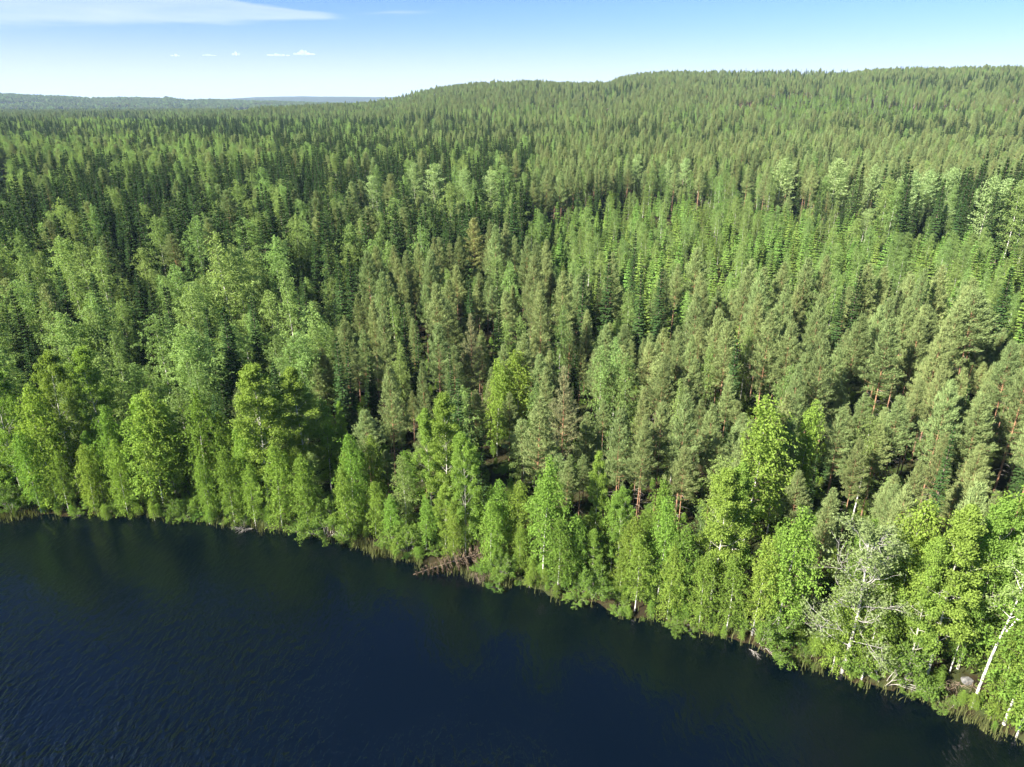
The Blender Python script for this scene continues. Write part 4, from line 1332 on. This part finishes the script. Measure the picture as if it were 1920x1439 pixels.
def build_rock(px, py, size, label):
    import bmesh
    x, y = ray_ground(px, py)
    bm = bmesh.new(); bmesh.ops.create_icosphere(bm, subdivisions=3, radius=1)
    r = np.random.default_rng(3)
    ax = [(rvec(1, r)[0], r.uniform(.5, .85)) for _ in range(16)]
    for v in bm.verts:
        p = np.array(v.co)
        for n, d in ax:                       # flat split faces
            k = p @ n - d
            if k > 0: p = p - n * k * .9
        v.co = p * np.array((1.15, .9, .75)) * size
    me = bpy.data.meshes.new('boulder'); bm.to_mesh(me); bm.free()
    me.materials.append(bark_mat('granite', (.10, .10, .10), (.19, .19, .185), (3, 3, 3)))
    o = bpy.data.objects.new('boulder', me); C.objects.link(o)
    o.location = (x, y, gz(x, y) + size * .3)
    tag(o, label, 'boulder')
    return x, y


rock_xy = build_rock(1812, 1282, .55, 'grey granite boulder on the bank behind the forked white birch')
build_undergrowth()
build_reeds()


# ------------------------------------------------------------------ cabin and meadow at the picture edge
def build_cabin():
    x, y = ray_ground(-2, 338)
    z = gz(x, y)
    e = bpy.data.objects.new('cabin', None); e.location = (x, y, z); e.rotation_euler = (0, 0, -.35); C.objects.link(e)
    tag(e, 'small white cabin with pale metal roof by the meadow at the picture edge', 'cabin')

    def part(nm, v, f, mat, par=e):
        me = bpy.data.meshes.new(nm); me.from_pydata(v, [], f); me.materials.append(mat)
        o = bpy.data.objects.new(nm, me); o.parent = par; C.objects.link(o); return o

    def box(x0, x1, y0, y1, z0, z1):
        v = [(a, b, c) for c in (z0, z1) for a, b in ((x0, y0), (x1, y0), (x1, y1), (x0, y1))]
        return v, [(0, 3, 2, 1), (4, 5, 6, 7), (0, 1, 5, 4), (1, 2, 6, 5), (2, 3, 7, 6), (3, 0, 4, 7)]
    white = bark_mat('white_boards', (.70, .70, .68), (.8, .8, .78), (.3, 9, 9))
    metal = bark_mat('pale_metal_roof', (.55, .57, .6), (.66, .68, .7), (8, .4, .4))
    glass = bark_mat('dark_window_glass', (.02, .025, .03), (.03, .035, .04))
    W, D, H, T = 4.0, 3.0, 2.8, 4.6
    v = [(-W, -D, 0), (W, -D, 0), (W, D, 0), (-W, D, 0), (-W, -D, H), (W, -D, H), (W, D, H), (-W, D, H), (-W, 0, T), (W, 0, T)]
    part('wall', v, [(0, 1, 5, 4), (2, 3, 7, 6), (1, 2, 6, 9, 5), (3, 0, 4, 8, 7)], white)
    for sgn in (-1, 1):
        v = [(-W - .4, 0, T + .05), (W + .4, 0, T + .05), (W + .4, sgn * (D + .5), H - .22), (-W - .4, sgn * (D + .5), H - .22)]
        v = v + [(a, b, c + .12) for a, b, c in v]
        part('roof', v, [(0, 1, 2, 3), (7, 6, 5, 4), (0, 4, 5, 1), (1, 5, 6, 2), (2, 6, 7, 3), (3, 7, 4, 0)], metal)
    part('door', *box(-.5, .5, -D - .06, -D + .02, .1, 2.1), metal)
    for wx in (-2.4, 2.4):
        fr = part('window', *box(wx - .6, wx + .6, -D - .07, -D + .02, 1.0, 2.1), white)
        part('pane', *box(wx - .5, wx + .5, -D - .09, -D - .072, 1.1, 2.0), glass, fr)
    # meadow sheet
    n = 14
    mb = MB()
    g = np.linspace(-1, 1, n)
    GX, GY = np.meshgrid(g, g, indexing='ij')
    k = np.maximum(np.abs(GX), np.abs(GY)) / (np.hypot(GX, GY) + 1e-9)
    X = ex + GX * k * 33; Y = ey + GY * k * 41
    V = np.stack([X, Y, ground(X, Y) + .15], -1).reshape(-1, 3)
    i, j = np.meshgrid(np.arange(n - 1), np.arange(n - 1), indexing='ij'); a = i * n + j
    mb.add(V, np.stack([a, a + n, a + n + 1, a + 1], -1).reshape(-1, 4))
    o = bpy.data.objects.new('meadow', mb.mesh('meadow', [bark_mat('meadow_grass', (.20, .22, .07), (.33, .31, .15), (.3, .3, .3))], True)); C.objects.link(o)
    tag(o, 'pale dry meadow in a forest clearing at the picture edge', 'meadow', kind='structure')


build_cabin()


# ------------------------------------------------------------------ small fair-weather clouds far behind the haze
def build_clouds():
    import bmesh
    m, nt, out = new_mat('cloud_vapour')
    p = nt.nodes.new('ShaderNodeVolumePrincipled')
    p.inputs['Color'].default_value = (1, 1, 1, 1); p.inputs['Density'].default_value = .0022; p.inputs['Anisotropy'].default_value = .1
    nt.links.new(p.outputs[0], out.inputs['Volume'])
    r = np.random.default_rng(17)
    for px, py, w, h, lab in ((328, 106, 15, 5, 'smallest faint white cloud low over the far blue hills'), (392, 105, 20, 3.5, 'thin flat white cloud second from the hills side'),
                              (441, 104, 14, 7, 'tiny round white cloud between the two flat ones'), (521, 105, 34, 4, 'long flat white cloud beside the biggest one'),
                              (569, 103, 33, 8, 'biggest of the small white clouds in the row')):
        d_ = pdir(px, py); d_ = d_ / np.hypot(d_[0], d_[1]) * 24000
        bm = bmesh.new()
        k = 24000 / FOC
        for i in range(9):
            u = (i + .5) / 9 * 2 - 1
            hh = h * (1 - .6 * abs(u)) * r.uniform(.5, 1)
            mtx = Matrix.Translation((u * w * k * .42 + r.normal(0, 20), r.normal(0, 60), hh * k * .45)) @ Matrix.Diagonal((w * k * .13 * r.uniform(.7, 1.3), w * k * .15, hh * k * .62, 1))
            bmesh.ops.create_icosphere(bm, subdivisions=2, radius=1, matrix=mtx)
        me = bpy.data.meshes.new('cloud'); bm.to_mesh(me); bm.free(); me.materials.append(m)
        for p in me.polygons: p.use_smooth = True
        o = bpy.data.objects.new('cloud', me); C.objects.link(o)
        o.location = (d_[0], d_[1], CAM_H + d_[2])
        o.rotation_euler = (0, 0, -math.atan2(d_[0], d_[1]))
        tag(o, lab, 'cloud', 'small clouds low in the sky')


build_clouds()

# ------------------------------------------------------------------ haze: the air over the whole landscape
def build_haze():
    me = bpy.data.meshes.new('haze')
    a, b, z0, z1 = 15000.0, 15000.0, -6.0, 215.0
    v = [(x, y, z) for z in (z0, z1) for x, y in ((-a, -b), (a, -b), (a, b), (-a, b))]
    f = [(0, 3, 2, 1), (4, 5, 6, 7), (0, 1, 5, 4), (1, 2, 6, 5), (2, 3, 7, 6), (3, 0, 4, 7)]
    me.from_pydata(v, [], f)
    m = bpy.data.materials.new('haze'); m.use_nodes = True
    nt = m.node_tree; nt.nodes.clear()
    out = nt.nodes.new('ShaderNodeOutputMaterial')
    p = nt.nodes.new('ShaderNodeVolumePrincipled')
    p.inputs['Color'].default_value = (.52, .74, 1.0, 1)
    p.inputs['Density'].default_value = 5.5e-5
    p.inputs['Anisotropy'].default_value = 0.0
    nt.links.new(p.outputs[0], out.inputs['Volume'])
    me.materials.append(m)
    o = bpy.data.objects.new('haze', me); C.objects.link(o)
    tag(o, 'thin pale blue summer haze in the air over the forest', 'haze', kind='stuff')


build_haze()
